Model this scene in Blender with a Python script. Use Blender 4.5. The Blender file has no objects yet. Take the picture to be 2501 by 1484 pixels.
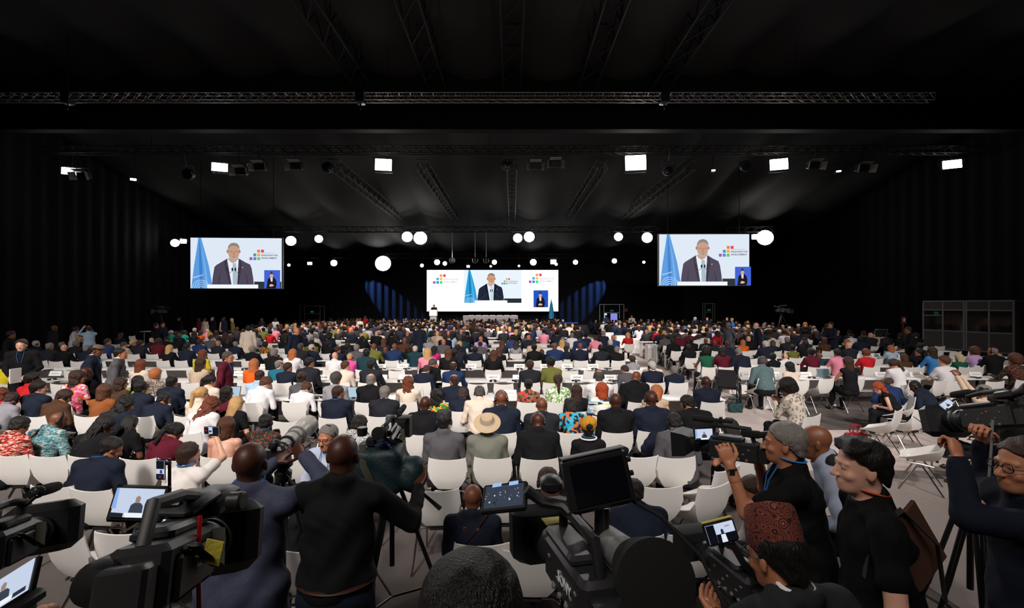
import bpy, math, random
import numpy as np
from mathutils import Vector, Matrix
R = math.radians
random.seed(7)
S = bpy.context.scene
COL = S.collection
# ---------------------------------------------------------------- camera
F = 1100.0; CX = 1250.0; HY = 745.0; CAMZ = 2.5
cam_d = bpy.data.cameras.new('camera'); cam = bpy.data.objects.new('camera', cam_d); COL.objects.link(cam)
cam.location = (0, 0, CAMZ); cam.rotation_euler = (R(90), 0, 0)
cam_d.sensor_width = 36; cam_d.lens = F / 2501 * 36; cam_d.shift_y = (HY - 742) / 2501
cam_d.clip_start = 0.05; cam_d.clip_end = 300
S.camera = cam
def at(px, py, d):
    return Vector(((px - CX) * d / F, d, CAMZ - (py - HY) * d / F))
# ---------------------------------------------------------------- exposure, world, lights
S.view_settings.view_transform = 'Standard'; S.view_settings.look = 'None'
S.view_settings.gamma = 1; S.view_settings.use_curve_mapping = False
S.view_settings.exposure = 0.0
W = bpy.data.worlds.new('world'); S.world = W; W.use_nodes = True
W.node_tree.nodes['Background'].inputs[0].default_value = (0.9, 0.95, 1.0, 1)
W.node_tree.nodes['Background'].inputs[1].default_value = 0.0
def spot(loc, target, power, angle, blend=0.6, size=0.25, col=(1, .97, .93)):
    l = bpy.data.lights.new('spot_light', 'SPOT'); l.energy = power; l.spot_size = R(angle); l.spot_blend = blend
    l.shadow_soft_size = size; l.color = col
    o = bpy.data.objects.new('spot_light', l); COL.objects.link(o); o.location = loc
    o.rotation_euler = (Vector(target) - Vector(loc)).to_track_quat('-Z', 'Y').to_euler(); return o
def area(loc, target, power, sx, sy, col=(1, .97, .93), spread=180):
    l = bpy.data.lights.new('area_light', 'AREA'); l.energy = power; l.shape = 'RECTANGLE'; l.size = sx; l.size_y = sy
    l.color = col; l.spread = R(spread)
    o = bpy.data.objects.new('area_light', l); COL.objects.link(o); o.location = loc
    o.rotation_euler = (Vector(target) - Vector(loc)).to_track_quat('-Z', 'Y').to_euler(); return o
WARM = (1.0, .93, .87)
# front-of-house wash behind and above the press platform, aimed at the audience
for x, tx, ty, e in ((-10, -9, 12.4, 6600), (-3.4, -4, 12.2, 6600), (3.4, 2.4, 14.0, 6300), (10, 9.5, 17.0, 6400)):
    spot((x, -3.5, 10.5), (tx, ty, .9), e, 60, .8, .6, WARM)
# added unseen fill light, soft over the press riser and first chairs
area((-4.5, -4.5, 11.5), (-2.2, 3.2, 1.2), 330, 7, 3, WARM, 110)
# key heads on the lighting truss over the hall, facing back to the audience (white throw, shadows towards the camera)
for px, py, e in ((172, 418, 700), (536, 408, 1100), (936, 402, 1500), (1552, 397, 2600), (1902, 401, 1500), (2325, 401, 900)):
    p = at(px, py, 24); spot(p, (p.x * .5, 6.5, .5), e * 2.3, 62, .9, .3, (1, .98, .95))
# mid hall and stage wash
for x in (-12, -4, 4.5, 12):
    spot((x, 20, 10.2), (x, 27, 1), 4300, 85, .8, .4, WARM)
spot((-3, 33, 8.5), (-7.3, 40.2, 2.2), 4200, 22, .5, .2)
spot((2, 33, 8.5), (-1.8, 40.2, 1.2), 650, 30, .6, .2)
# blue beams on the back drape
spot((-17.6, 44.4, 7.2), (-13.6, 46.3, 3.6), 9000, 24, .35, .05, (.12, .3, 1))
spot((12.2, 44.4, 7.2), (8.2, 46.3, 3.6), 9000, 24, .35, .05, (.12, .3, 1))
# ---------------------------------------------------------------- materials
MATS = {}
def _bsdf(m): return m.node_tree.nodes['Principled BSDF']
def mat(name, col=(.5, .5, .5), rough=.6, metal=0.0, emit=0.0, spec=.5, bump=0.0, bscale=60, alpha=1.0):
    if name in MATS: return MATS[name]
    m = bpy.data.materials.new(name); m.use_nodes = True; b = _bsdf(m)
    b.inputs['Base Color'].default_value = (*col, 1); b.inputs['Roughness'].default_value = rough
    b.inputs['Metallic'].default_value = metal; b.inputs['Specular IOR Level'].default_value = spec
    if emit: b.inputs['Emission Color'].default_value = (*col, 1); b.inputs['Emission Strength'].default_value = emit
    if alpha < 1: b.inputs['Alpha'].default_value = alpha
    if bump:
        nt = m.node_tree; n = nt.nodes.new('ShaderNodeTexNoise'); n.inputs['Scale'].default_value = bscale; n.inputs['Detail'].default_value = 3
        tc = nt.nodes.new('ShaderNodeTexCoord'); nt.links.new(tc.outputs['Object'], n.inputs['Vector'])
        bp = nt.nodes.new('ShaderNodeBump'); bp.inputs['Strength'].default_value = bump; bp.inputs['Distance'].default_value = .01
        nt.links.new(n.outputs['Fac'], bp.inputs['Height']); nt.links.new(bp.outputs['Normal'], b.inputs['Normal'])
    MATS[name] = m; return m
def srgb(h):
    h = h.lstrip('#'); c = [int(h[i:i + 2], 16) / 255 for i in (0, 2, 4)]
    return tuple(x / 12.92 if x <= .04045 else ((x + .055) / 1.055) ** 2.4 for x in c)
def cloth(name, hexcol, rough=.85): return mat('cloth_' + name, srgb(hexcol), rough, spec=.2, bump=.25, bscale=220)
def pattern(name, cols, scale=22, kind='voronoi', stretch=(1, 1, 1), bg=None):
    """fabric print: cells of flat colours in object space"""
    if name in MATS: return MATS[name]
    m = bpy.data.materials.new(name); m.use_nodes = True; nt = m.node_tree; b = _bsdf(m); b.inputs['Roughness'].default_value = .85
    tc = nt.nodes.new('ShaderNodeTexCoord'); mp = nt.nodes.new('ShaderNodeMapping'); mp.inputs['Scale'].default_value = stretch
    nt.links.new(tc.outputs['Object'], mp.inputs['Vector'])
    cr = nt.nodes.new('ShaderNodeValToRGB'); cr.color_ramp.interpolation = 'CONSTANT'
    if kind == 'noise':
        t = nt.nodes.new('ShaderNodeTexNoise'); t.inputs['Scale'].default_value = scale; t.inputs['Detail'].default_value = 2; out = t.outputs['Fac']
        lo, hi = .34, .66
    elif kind == 'wave':
        t = nt.nodes.new('ShaderNodeTexWave'); t.inputs['Scale'].default_value = scale; t.inputs['Distortion'].default_value = 12; t.inputs['Detail'].default_value = 1; t.inputs['Detail Scale'].default_value = 2; out = t.outputs['Fac']; lo, hi = 0, 1
    elif kind == 'rings':
        t = nt.nodes.new('ShaderNodeTexVoronoi'); t.inputs['Scale'].default_value = scale; mm = nt.nodes.new('ShaderNodeMath'); mm.operation = 'MULTIPLY'; mm.inputs[1].default_value = 24
        sn = nt.nodes.new('ShaderNodeMath'); sn.operation = 'SINE'; nt.links.new(t.outputs['Distance'], mm.inputs[0]); nt.links.new(mm.outputs[0], sn.inputs[0])
        m2 = nt.nodes.new('ShaderNodeMapRange'); m2.inputs[1].default_value = -1; nt.links.new(sn.outputs[0], m2.inputs[0]); out = m2.outputs[0]; lo, hi = 0, 1
    else:
        t = nt.nodes.new('ShaderNodeTexVoronoi'); t.inputs['Scale'].default_value = scale
        sep = nt.nodes.new('ShaderNodeSeparateColor'); nt.links.new(t.outputs['Color'], sep.inputs[0]); out = sep.outputs[0]; lo, hi = 0, 1
    nt.links.new(mp.outputs[0], t.inputs['Vector']); nt.links.new(out, cr.inputs[0])
    els = cr.color_ramp.elements; n = len(cols)
    while len(els) < n: els.new(.5)
    for i, c in enumerate(cols): els[i].position = lo + (hi - lo) * i / n if i else 0; els[i].color = (*srgb(c), 1)
    nt.links.new(cr.outputs[0], b.inputs['Base Color']); MATS[name] = m; return m
SKIN = {k: mat('skin_' + k, srgb(c), .48, spec=.45, bump=.08, bscale=90) for k, c in dict(pale='#d9a48c', tan='#b8795a', brown='#74452f', dark='#48261b').items()}
def hairmat(name, col):
    m = mat(name, col, .5, spec=.4); nt = m.node_tree; b = _bsdf(m); tc = nt.nodes.new('ShaderNodeTexCoord'); mp = nt.nodes.new('ShaderNodeMapping'); mp.inputs['Scale'].default_value = (1, 1, .12)
    n = nt.nodes.new('ShaderNodeTexNoise'); n.inputs['Scale'].default_value = 170; n.inputs['Detail'].default_value = 3; bp = nt.nodes.new('ShaderNodeBump'); bp.inputs['Strength'].default_value = .9; bp.inputs['Distance'].default_value = .012
    hv = nt.nodes.new('ShaderNodeMix'); hv.data_type = 'RGBA'; hv.inputs[6].default_value = (*[c * .55 for c in col], 1); hv.inputs[7].default_value = (*[min(1, c * 1.5) for c in col], 1)
    nt.links.new(tc.outputs['Object'], mp.inputs[0]); nt.links.new(mp.outputs[0], n.inputs['Vector']); nt.links.new(n.outputs['Fac'], bp.inputs['Height']); nt.links.new(bp.outputs[0], b.inputs['Normal'])
    nt.links.new(n.outputs['Fac'], hv.inputs[0]); nt.links.new(hv.outputs[2], b.inputs['Base Color']); return m
HAIRC = {k: hairmat('hair_' + k, srgb(c)) for k, c in dict(black='#15110f', brown='#38241a', chestnut='#54301e', auburn='#6e3620', red='#a3421c', ginger='#b5683a',
         blonde='#c49a64', pale='#dcc396', grey='#7c7672', white='#bdb8b2', dkgrey='#47413d').items()}
WHITE = mat('white_plastic', srgb('#ece8e4'), .38, bump=.03, bscale=400); CHROME = mat('chrome', (.6, .59, .58), .18, 1)
BLACK = mat('black_plastic', (.012, .012, .013), .42, spec=.4); RUBBER = mat('black_rubber', (.01, .01, .01), .8, spec=.2)
DKMETAL = mat('dark_metal', (.035, .035, .037), .35, .7); GLASS = mat('lens_glass', (.01, .01, .02), .05, spec=.9)
TRUSSM = mat('truss_metal', (.30, .28, .26), .45, .6); TRUSSD = mat('black_truss_metal', (.009, .009, .009), .7, spec=.3)
PAPER = mat('paper', srgb('#f0eeec'), .8); DESKM = mat('white_laminate', srgb('#eeeae8'), .45); PANELG = mat('grey_laminate', srgb('#a8a4a2'), .6)
SHOE = mat('black_leather', (.012, .011, .01), .35); SHIRTW = cloth('collar_white', '#e8e6e6'); BLUEL = cloth('lanyard_blue', '#2f6fb0')
# ---------------------------------------------------------------- mesh helpers
class MB:
    def __init__(s): s.v = []; s.f = []; s.m = []
    def add(s, vs, fs, mi=0):
        n = len(s.v); s.v += [tuple(v) for v in vs]; s.f += [tuple(i + n for i in f) for f in fs]; s.m += [mi] * len(fs); return s
    def box(s, c, size, rot=None, taper=1.0, mi=0):
        c = Vector(c); h = Vector(size) / 2; vs = []
        for z in (-1, 1):
            for y in (-1, 1):
                for x in (-1, 1):
                    t = taper if z > 0 else 1
                    p = Vector((x * h.x * t, y * h.y * t, z * h.z)); vs.append(c + (rot @ p if rot else p))
        return s.add(vs, [(0, 2, 3, 1), (4, 5, 7, 6), (0, 1, 5, 4), (2, 6, 7, 3), (0, 4, 6, 2), (1, 3, 7, 5)], mi)
    def bbox(s, c, size, bev=.006, rot=None, mi=0):
        """box with chamfered vertical and horizontal edges"""
        c = Vector(c); h = Vector(size) / 2; b = min(bev, min(h) * .9); rings = []
        for z, i in ((-h.z, b), (-h.z + b, 0), (h.z - b, 0), (h.z, b)):
            X, Y = h.x - i, h.y - i; r = []
            for x, y in ((-X + b, -Y), (X - b, -Y), (X, -Y + b), (X, Y - b), (X - b, Y), (-X + b, Y), (-X, Y - b), (-X, -Y + b)):
                p = Vector((x, y, z)); r.append(c + (rot @ p if rot else p))
            rings.append(r)
        vs = [p for r in rings for p in r]; fs = [tuple(range(7, -1, -1)), tuple(range(24, 32))]
        for k in range(3):
            for j in range(8): a = k * 8 + j; d = k * 8 + (j + 1) % 8; fs.append((a, d, d + 8, a + 8))
        return s.add(vs, fs, mi)
    def tube(s, a, b, r, r2=None, n=10, mi=0, cap=True): return s.path([a, b], [r, r if r2 is None else r2], n, mi, cap)
    def path(s, pts, r, n=8, mi=0, cap=True, flat=1.0):
        pts = [Vector(p) for p in pts]; k = len(pts); rs = r if isinstance(r, (list, tuple)) else [r] * k
        vs = []; up = None
        for i, p in enumerate(pts):
            t = (pts[min(i + 1, k - 1)] - pts[max(i - 1, 0)]).normalized()
            if up is None: up = Vector((0, 0, 1)) if abs(t.z) < .9 else Vector((0, 1, 0))
            x = t.cross(up).normalized(); y = x.cross(t).normalized(); up = y
            for j in range(n):
                a = 2 * math.pi * j / n; vs.append(p + x * math.cos(a) * rs[i] + y * math.sin(a) * rs[i] * flat)
        fs = [(i * n + j, i * n + (j + 1) % n, (i + 1) * n + (j + 1) % n, (i + 1) * n + j) for i in range(k - 1) for j in range(n)]
        if cap: fs += [tuple(range(n - 1, -1, -1)), tuple(range((k - 1) * n, k * n))]
        return s.add(vs, fs, mi)
    def lathe(s, prof, o=(0, 0, 0), axis=(0, 0, 1), n=20, mi=0):
        """prof = [(radius, along axis)]"""
        o = Vector(o); t = Vector(axis).normalized(); q = Vector((0, 0, 1)).rotation_difference(t); vs = []; k = len(prof)
        for r, z in prof:
            for j in range(n): a = 2 * math.pi * j / n; vs.append(o + q @ Vector((r * math.cos(a), r * math.sin(a), z)))
        fs = [(i * n + j, i * n + (j + 1) % n, (i + 1) * n + (j + 1) % n, (i + 1) * n + j) for i in range(k - 1) for j in range(n)]
        fs += [tuple(range(n - 1, -1, -1)), tuple(range((k - 1) * n, k * n))]
        return s.add(vs, fs, mi)
    def ring(s, c, rx, ry, r, rot=None, n=20, m=6, a0=0, a1=360, mi=0, flat=1.0):
        c = Vector(c); pts = []
        full = a1 - a0 >= 360
        for i in range(n + 1):
            a = R(a0 + (a1 - a0) * i / n); p = Vector((rx * math.cos(a), ry * math.sin(a), 0)); pts.append(c + (rot @ p if rot else p))
        return s.path(pts, r, m, mi, not full, flat)
    def prism(s, poly, z0, z1, mp=None, mi=0):
        """poly in (x, z), extruded along y from z0 to z1"""
        n = len(poly); vs = [Vector((x, z0, z)) for x, z in poly] + [Vector((x, z1, z)) for x, z in poly]
        if mp: vs = [mp @ v for v in vs]
        fs = [tuple(range(n)), tuple(range(2 * n - 1, n - 1, -1))] + [(i, i + n, (i + 1) % n + n, (i + 1) % n) for i in range(n)]
        return s.add(vs, fs, mi)
    def mesh(s, name, smooth=False):
        me = bpy.data.meshes.new(name); me.from_pydata(s.v, [], s.f)
        if any(s.m): me.polygons.foreach_set('material_index', s.m)
        me.update()
        if smooth: me.shade_smooth()
        return me
def put(name, me, mats=None, parent=None, M=None, kind=None):
    """link one mesh object; materials live on the object so that meshes can be shared"""
    if isinstance(me, MB): me = me.mesh(name)
    o = bpy.data.objects.new(name, me); COL.objects.link(o)
    if mats is not None:
        mats = mats if isinstance(mats, (list, tuple)) else [mats]
        while len(me.materials) < len(mats): me.materials.append(mats[0])
        for i, m in enumerate(mats):
            o.material_slots[i].link = 'OBJECT'; o.material_slots[i].material = m
    if parent: o.parent = parent
    if M is not None: o.matrix_basis = M
    if kind: o['kind'] = kind
    return o
def sm(me, ang=40):
    me = me if not isinstance(me, MB) else me.mesh('mesh'); me.shade_smooth()
    try: me.set_sharp_from_angle(angle=R(ang))
    except Exception: pass
    return me
USED = {}
def tag(o, label, cat, group=None):
    if label in USED and not group: print('DUP LABEL', label)
    USED[label] = 1
    o['label'] = label; o['category'] = cat
    if group: o['group'] = group
    return o
def empty(name, label, cat, loc=(0, 0, 0), rot=(0, 0, 0), group=None, M=None):
    o = bpy.data.objects.new(name, None); COL.objects.link(o); o.empty_display_size = .1
    if M is not None: o.matrix_basis = M
    else: o.location = loc; o.rotation_euler = rot
    return tag(o, label, cat, group)
def txt(s, size, depth=.001, align='CENTER', bold=0.0):
    """text as a mesh in the xz plane facing -y"""
    c = bpy.data.curves.new('lettering', 'FONT'); c.body = s; c.size = size; c.extrude = depth; c.align_x = align; c.align_y = 'CENTER'; c.offset = bold; c.resolution_u = 2
    o = bpy.data.objects.new('lettering', c); me = bpy.data.meshes.new_from_object(o); bpy.data.objects.remove(o); bpy.data.curves.remove(c)
    me.transform(Matrix.Rotation(R(90), 4, 'X')); return me
def copytree(o, loc=None, rz=None, label=None, parent=None):
    c = o.copy(); COL.objects.link(c)
    if parent: c.parent = parent
    for ch in KIDS.get(o.name) or list(o.children): copytree(ch, parent=c)
    if loc is not None: c.location = loc
    if rz is not None: c.rotation_euler = (0, 0, rz)
    if label: c['label'] = label
    return c
KIDS = {}
# ---------------------------------------------------------------- implicit surfaces (numpy surface nets) for bodies, hair and clothes
V3 = lambda *a: np.array(a, dtype=np.float64)
def axis_pts(lo, hi, h, fine=()):
    pts = []; x = lo
    while x < hi + h:
        pts.append(x); st = h
        for a, b, hf in fine:
            if a - h < x < b: st = min(st, hf)
        x += st
    return np.array(pts)
class Fld:
    def __init__(s, lo, hi, h, fine=((), (), ())):
        s.ax = [axis_pts(lo[i], hi[i], h, fine[i]) for i in range(3)]; s.h = h
        s.v = np.full([len(a) for a in s.ax], 9.0, dtype=np.float32)
    def win(s, lo, hi):
        sl = []; 
        for i in range(3):
            a = max(0, np.searchsorted(s.ax[i], lo[i]) - 1); b = min(len(s.ax[i]), np.searchsorted(s.ax[i], hi[i]) + 1)
            if b <= a: return None, None
            sl.append(slice(a, b))
        g = np.meshgrid(*[s.ax[i][sl[i]] for i in range(3)], indexing='ij', sparse=True)
        return tuple(sl), g
    def mix(s, sl, f, k, op):
        a = s.v[sl]
        if op == 'sub':
            f = -f
            if k: hh = np.clip(.5 + .5 * (f - a) / k, 0, 1); s.v[sl] = a + (f - a) * hh + k * hh * (1 - hh)
            else: s.v[sl] = np.maximum(a, f)
        elif k: 
            hh = np.clip(.5 + .5 * (a - f) / k, 0, 1); s.v[sl] = a + (f - a) * hh - k * hh * (1 - hh)
        else: s.v[sl] = np.minimum(a, f)
    def cap(s, a, b, ra, rb=None, k=.02, op='add', sc=None):
        a = np.array(a, float); b = np.array(b, float); rb = ra if rb is None else rb; R_ = max(ra, rb); m = R_ + max(k, .01) + 2 * s.h
        if sc is not None: m = m / min(min(sc), 1)
        sl, g = s.win(np.minimum(a, b) - m, np.maximum(a, b) + m)
        if sl is None: return s
        q = sc if sc is not None else (1, 1, 1); d = (b - a) * q; L = max((d * d).sum(), 1e-9)
        x, y, z = [(g[i] - a[i]) * q[i] for i in range(3)]
        t = np.clip((x * d[0] + y * d[1] + z * d[2]) / L, 0, 1)
        f = np.sqrt((x - t * d[0]) ** 2 + (y - t * d[1]) ** 2 + (z - t * d[2]) ** 2) - (ra + (rb - ra) * t)
        s.mix(sl, f, k, op); return s
    def ell(s, c, r, M=None, k=.02, op='add'):
        c = np.array(c, float); r = np.array(r, float); m = r.max() + max(k, .01) + 2 * s.h
        sl, g = s.win(c - m, c + m)
        if sl is None: return s
        x, y, z = g[0] - c[0], g[1] - c[1], g[2] - c[2]
        if M is not None:
            M = np.array(M); x, y, z = [M[0][i] * x + M[1][i] * y + M[2][i] * z for i in range(3)]
        k0 = np.sqrt((x / r[0]) ** 2 + (y / r[1]) ** 2 + (z / r[2]) ** 2); k1 = np.sqrt((x / r[0] ** 2) ** 2 + (y / r[1] ** 2) ** 2 + (z / r[2] ** 2) ** 2) + 1e-9
        s.mix(sl, k0 * (k0 - 1) / k1, k, op); return s
    def box(s, c, hf, M=None, rad=.01, k=.01, op='add'):
        c = np.array(c, float); m = np.linalg.norm(hf) + max(k, .01) + 2 * s.h
        sl, g = s.win(c - m, c + m)
        if sl is None: return s
        x, y, z = g[0] - c[0], g[1] - c[1], g[2] - c[2]
        if M is not None:
            M = np.array(M); x, y, z = [M[0][i] * x + M[1][i] * y + M[2][i] * z for i in range(3)]
        q = [np.abs(w) - hf[i] + rad for i, w in enumerate((x, y, z))]
        f = np.sqrt(sum(np.maximum(w, 0) ** 2 for w in q)) + np.minimum(np.maximum(q[0], np.maximum(q[1], q[2])), 0) - rad
        s.mix(sl, f, k, op); return s
    def torus(s, c, M, R_, r, k=.01, ry=None):
        c = np.array(c, float); m = R_ + r + .02 + 2 * s.h; sl, g = s.win(c - m, c + m); M = np.array(M)
        if sl is None: return s
        x, y, z = g[0] - c[0], g[1] - c[1], g[2] - c[2]
        x, y, z = [M[0][i] * x + M[1][i] * y + M[2][i] * z for i in range(3)]
        f = np.sqrt((np.sqrt(x * x + y * y) - R_) ** 2 + (z * .6) ** 2) - r
        s.mix(sl, f, k, 'add'); return s
    def plane(s, p, n):
        """cut away the side n points to"""
        n = np.array(n, float); n = n / np.linalg.norm(n); g = np.meshgrid(*s.ax, indexing='ij', sparse=True)
        s.v = np.maximum(s.v, ((g[0] - p[0]) * n[0] + (g[1] - p[1]) * n[1] + (g[2] - p[2]) * n[2]).astype(np.float32)); return s
    def warp(s, fn):
        g = np.meshgrid(*s.ax, indexing='ij', sparse=True); s.v = s.v + fn(*g).astype(np.float32); return s
    def arrays(s):
        v = s.v; ins = v < 0; nx, ny, nz = v.shape
        c = np.zeros((nx - 1, ny - 1, nz - 1), np.int8)
        for dx in (0, 1):
            for dy in (0, 1):
                for dz in (0, 1): c += ins[dx:nx - 1 + dx, dy:ny - 1 + dy, dz:nz - 1 + dz]
        act = (c > 0) & (c < 8); I, J, K = np.nonzero(act); n = len(I)
        if n == 0: return np.zeros((0, 3)), np.zeros((0, 4), int)
        idx = np.full(act.shape, -1, np.int32); idx[I, J, K] = np.arange(n)
        acc = np.zeros((n, 3)); cnt = np.zeros(n)
        A = s.ax
        for (o1, o2) in (((0,0,0),(1,0,0)),((0,1,0),(1,1,0)),((0,0,1),(1,0,1)),((0,1,1),(1,1,1)),((0,0,0),(0,1,0)),((1,0,0),(1,1,0)),((0,0,1),(0,1,1)),((1,0,1),(1,1,1)),((0,0,0),(0,0,1)),((1,0,0),(1,0,1)),((0,1,0),(0,1,1)),((1,1,0),(1,1,1))):
            a = v[I + o1[0], J + o1[1], K + o1[2]]; b = v[I + o2[0], J + o2[1], K + o2[2]]; mk = (a < 0) != (b < 0)
            t = np.where(mk, a / np.where(mk, a - b, 1), 0)
            pa = np.stack([A[0][I + o1[0]], A[1][J + o1[1]], A[2][K + o1[2]]], 1); pb = np.stack([A[0][I + o2[0]], A[1][J + o2[1]], A[2][K + o2[2]]], 1)
            acc += np.where(mk[:, None], pa + (pb - pa) * t[:, None], 0); cnt += mk
        vs = acc / cnt[:, None]; fs = []
        for ax in range(3):
            o = [0, 0, 0]; o[ax] = 1
            a = ins[:nx - o[0], :ny - o[1], :nz - o[2]]; b = ins[o[0]:, o[1]:, o[2]:]; P, Q, T = np.nonzero(a != b)
            u, w = [(1, 2), (2, 0), (0, 1)][ax]; L = [P, Q, T]
            ok = (L[u] > 0) & (L[w] > 0) & (L[u] < v.shape[u] - 1) & (L[w] < v.shape[w] - 1); L = [q[ok] for q in L]
            fl = a[L[0], L[1], L[2]]
            def cell(du, dw):
                q = [x.copy() for x in L]; q[u] = q[u] - du; q[w] = q[w] - dw; return idx[q[0], q[1], q[2]]
            q = np.stack([cell(1, 1), cell(0, 1), cell(0, 0), cell(1, 0)], 1)
            q = np.where(fl[:, None], q, q[:, ::-1]); fs.append(q)
        return vs, np.concatenate(fs)
def join(parts):
    vs, fs, n = [], [], 0
    for v, f in parts: vs.append(v); fs.append(f + n); n += len(v)
    return np.concatenate(vs), np.concatenate(fs)
def qmesh(name, vf):
    v, f = vf; me = bpy.data.meshes.new(name); me.vertices.add(len(v)); me.vertices.foreach_set('co', np.ascontiguousarray(v, dtype=np.float32).ravel())
    me.loops.add(len(f) * 4); me.loops.foreach_set('vertex_index', np.ascontiguousarray(f, dtype=np.int32).ravel())
    me.polygons.add(len(f)); me.polygons.foreach_set('loop_start', np.arange(0, len(f) * 4, 4, dtype=np.int32)); me.polygons.foreach_set('loop_total', np.full(len(f), 4, dtype=np.int32))
    me.update(calc_edges=True); me.validate(); me.shade_smooth(); return me
# ---------------------------------------------------------------- people
def nrm(v): return v / (np.linalg.norm(v) + 1e-9)
def rotm(rx=0, ry=0, rz=0): return np.array((Matrix.Rotation(R(rz), 3, 'Z') @ Matrix.Rotation(R(ry), 3, 'Y') @ Matrix.Rotation(R(rx), 3, 'X')))
def ik(a, b, l1, l2, pole):
    d = b - a; D = np.linalg.norm(d); u = d / D; L = min(D, (l1 + l2) * .995); b = a + u * L
    x = (l1 * l1 - l2 * l2 + L * L) / (2 * L); h = math.sqrt(max(0, l1 * l1 - x * x)); p = pole - u * pole.dot(u); return a + u * x + nrm(p) * h, b
ARMS = dict(desk=((-.17, .40, .80), (.17, .40, .80)), lap=((-.08, .30, .66), (.08, .32, .66)), phone=((-.06, .32, .92), (.08, .34, .93)), side=((-.27, .06, .80), (.27, .06, .80)),
            chin=((-.1, .3, .68), (.06, .2, 1.02)), cross=((.1, .24, .88), (-.1, .26, .86)), raise_r=((-.1, .3, .7), (.2, .42, 1.32)), film=((-.08, .34, 1.42), (.1, .34, 1.42)), papers=((-.16, .28, 1.02), (.1, .3, 1.0)))
class Pose:
    """joints of one figure; person frame: faces +y, floor at z = 0"""
    def __init__(s, stand=False, lean=6, side=0, yaw=0, pitch=-4, roll=0, arms='lap', twist=0, sw=.185, hands=None, feet=None, poles=None, hz=None, girth=1.0, curl=.6, fem=False, hand_n=None):
        s.stand, s.girth, s.fem, s.curl = stand, girth, fem, curl
        hz = hz or (.95 if stand else .54); s.sw = sw * (.88 if fem else 1)
        s.SR = rotm(-lean, side, 0); up = s.SR @ V3(0, 0, 1); s.hip = V3(0, 0 if stand else -.02, hz); s.up = up
        s.TR = s.SR @ rotm(0, 0, twist); s.sc = s.hip + up * .455; s.neck = s.hip + up * .515
        s.shl = [s.sc + s.TR @ V3(q * s.sw, 0, 0) for q in (-1, 1)]
        s.HR = rotm(pitch, roll, yaw); s.head = s.neck + s.HR @ V3(0, .03, .135)
        hs = hands or ARMS['side' if stand and arms == 'lap' else arms]; s.el, s.wr = [], []
        for i, q in enumerate((-1, 1)):
            pl = V3(*poles[i]) if poles and poles[i] is not None else V3(q * .5, -.25, -1)
            e, w = ik(s.shl[i], V3(*hs[i]), .29, .255, pl); s.el.append(e); s.wr.append(w)
        s.hj = [s.hip + V3(q * .09, 0, -.02) for q in (-1, 1)]
        ft = feet or (((-.11, .02, .09), (.11, .0, .09)) if stand else ((-.12, .46, .09), (.13, .42, .09)))
        s.kn, s.an = [], []
        for i in range(2):
            k_, a_ = ik(s.hj[i], V3(*ft[i]), .43, .44, V3(0, 1, .6 if not stand else 0)); s.kn.append(k_); s.an.append(a_)
        s.hand_n = hand_n or (None, None)
        L = [s.head + V3(0, 0, .16), s.hip, *s.el, *s.wr, *s.kn, *s.an, *s.shl]; s.lo = np.min(L, 0) - .2; s.hi = np.max(L, 0) + .16
        s.lo[2] = -.03
    def headM(s):
        m = Matrix(s.HR.tolist()).to_4x4(); m.translation = Vector(s.head); return m
def head_sdf(f, c, M, det=2, ears=True):
    g = lambda x, y, z: c + M @ V3(x, y, z)
    f.ell(g(0, -.014, .032), (.076, .094, .087), M, .01)
    f.ell(g(0, .022, -.035), (.060, .068, .080), M, .03)
    f.ell(g(0, .052, -.088), (.034, .034, .026), M, .03)
    if ears:
        for q in (-1, 1): f.ell(g(q * .078, -.008, -.008), (.009 if det else .012, .017, .031), M @ rotm(12, 0, q * 18), .008)
    if det:
        f.cap(g(0, .082, .012), g(0, .108, -.028), .008, .0125, .012)
        for q in (-1, 1):
            f.ell(g(q * .012, .098, -.032), (.009, .01, .007), M, .006)
            f.cap(g(q * .014, .083, .026), g(q * .045, .072, .024), .008, .007, .012)
            f.ell(g(q * .04, .062, -.028), (.018, .016, .014), M, .02)
            f.ell(g(q * .031, .093, .008), (.017, .014, .011), M, .01, 'sub')
            f.ell(g(q * .031, .073, .008), (.0145, .0125, .0105), M, .003)
        f.cap(g(-.02, .083, -.058), g(.02, .083, -.058), .007, .007, .006); f.cap(g(-.017, .081, -.068), g(.017, .081, -.068), .0075, .0075, .006)
        f.cap(g(-.021, .092, -.063), g(.021, .092, -.063), .0022, .0022, .002, 'sub')
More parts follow.
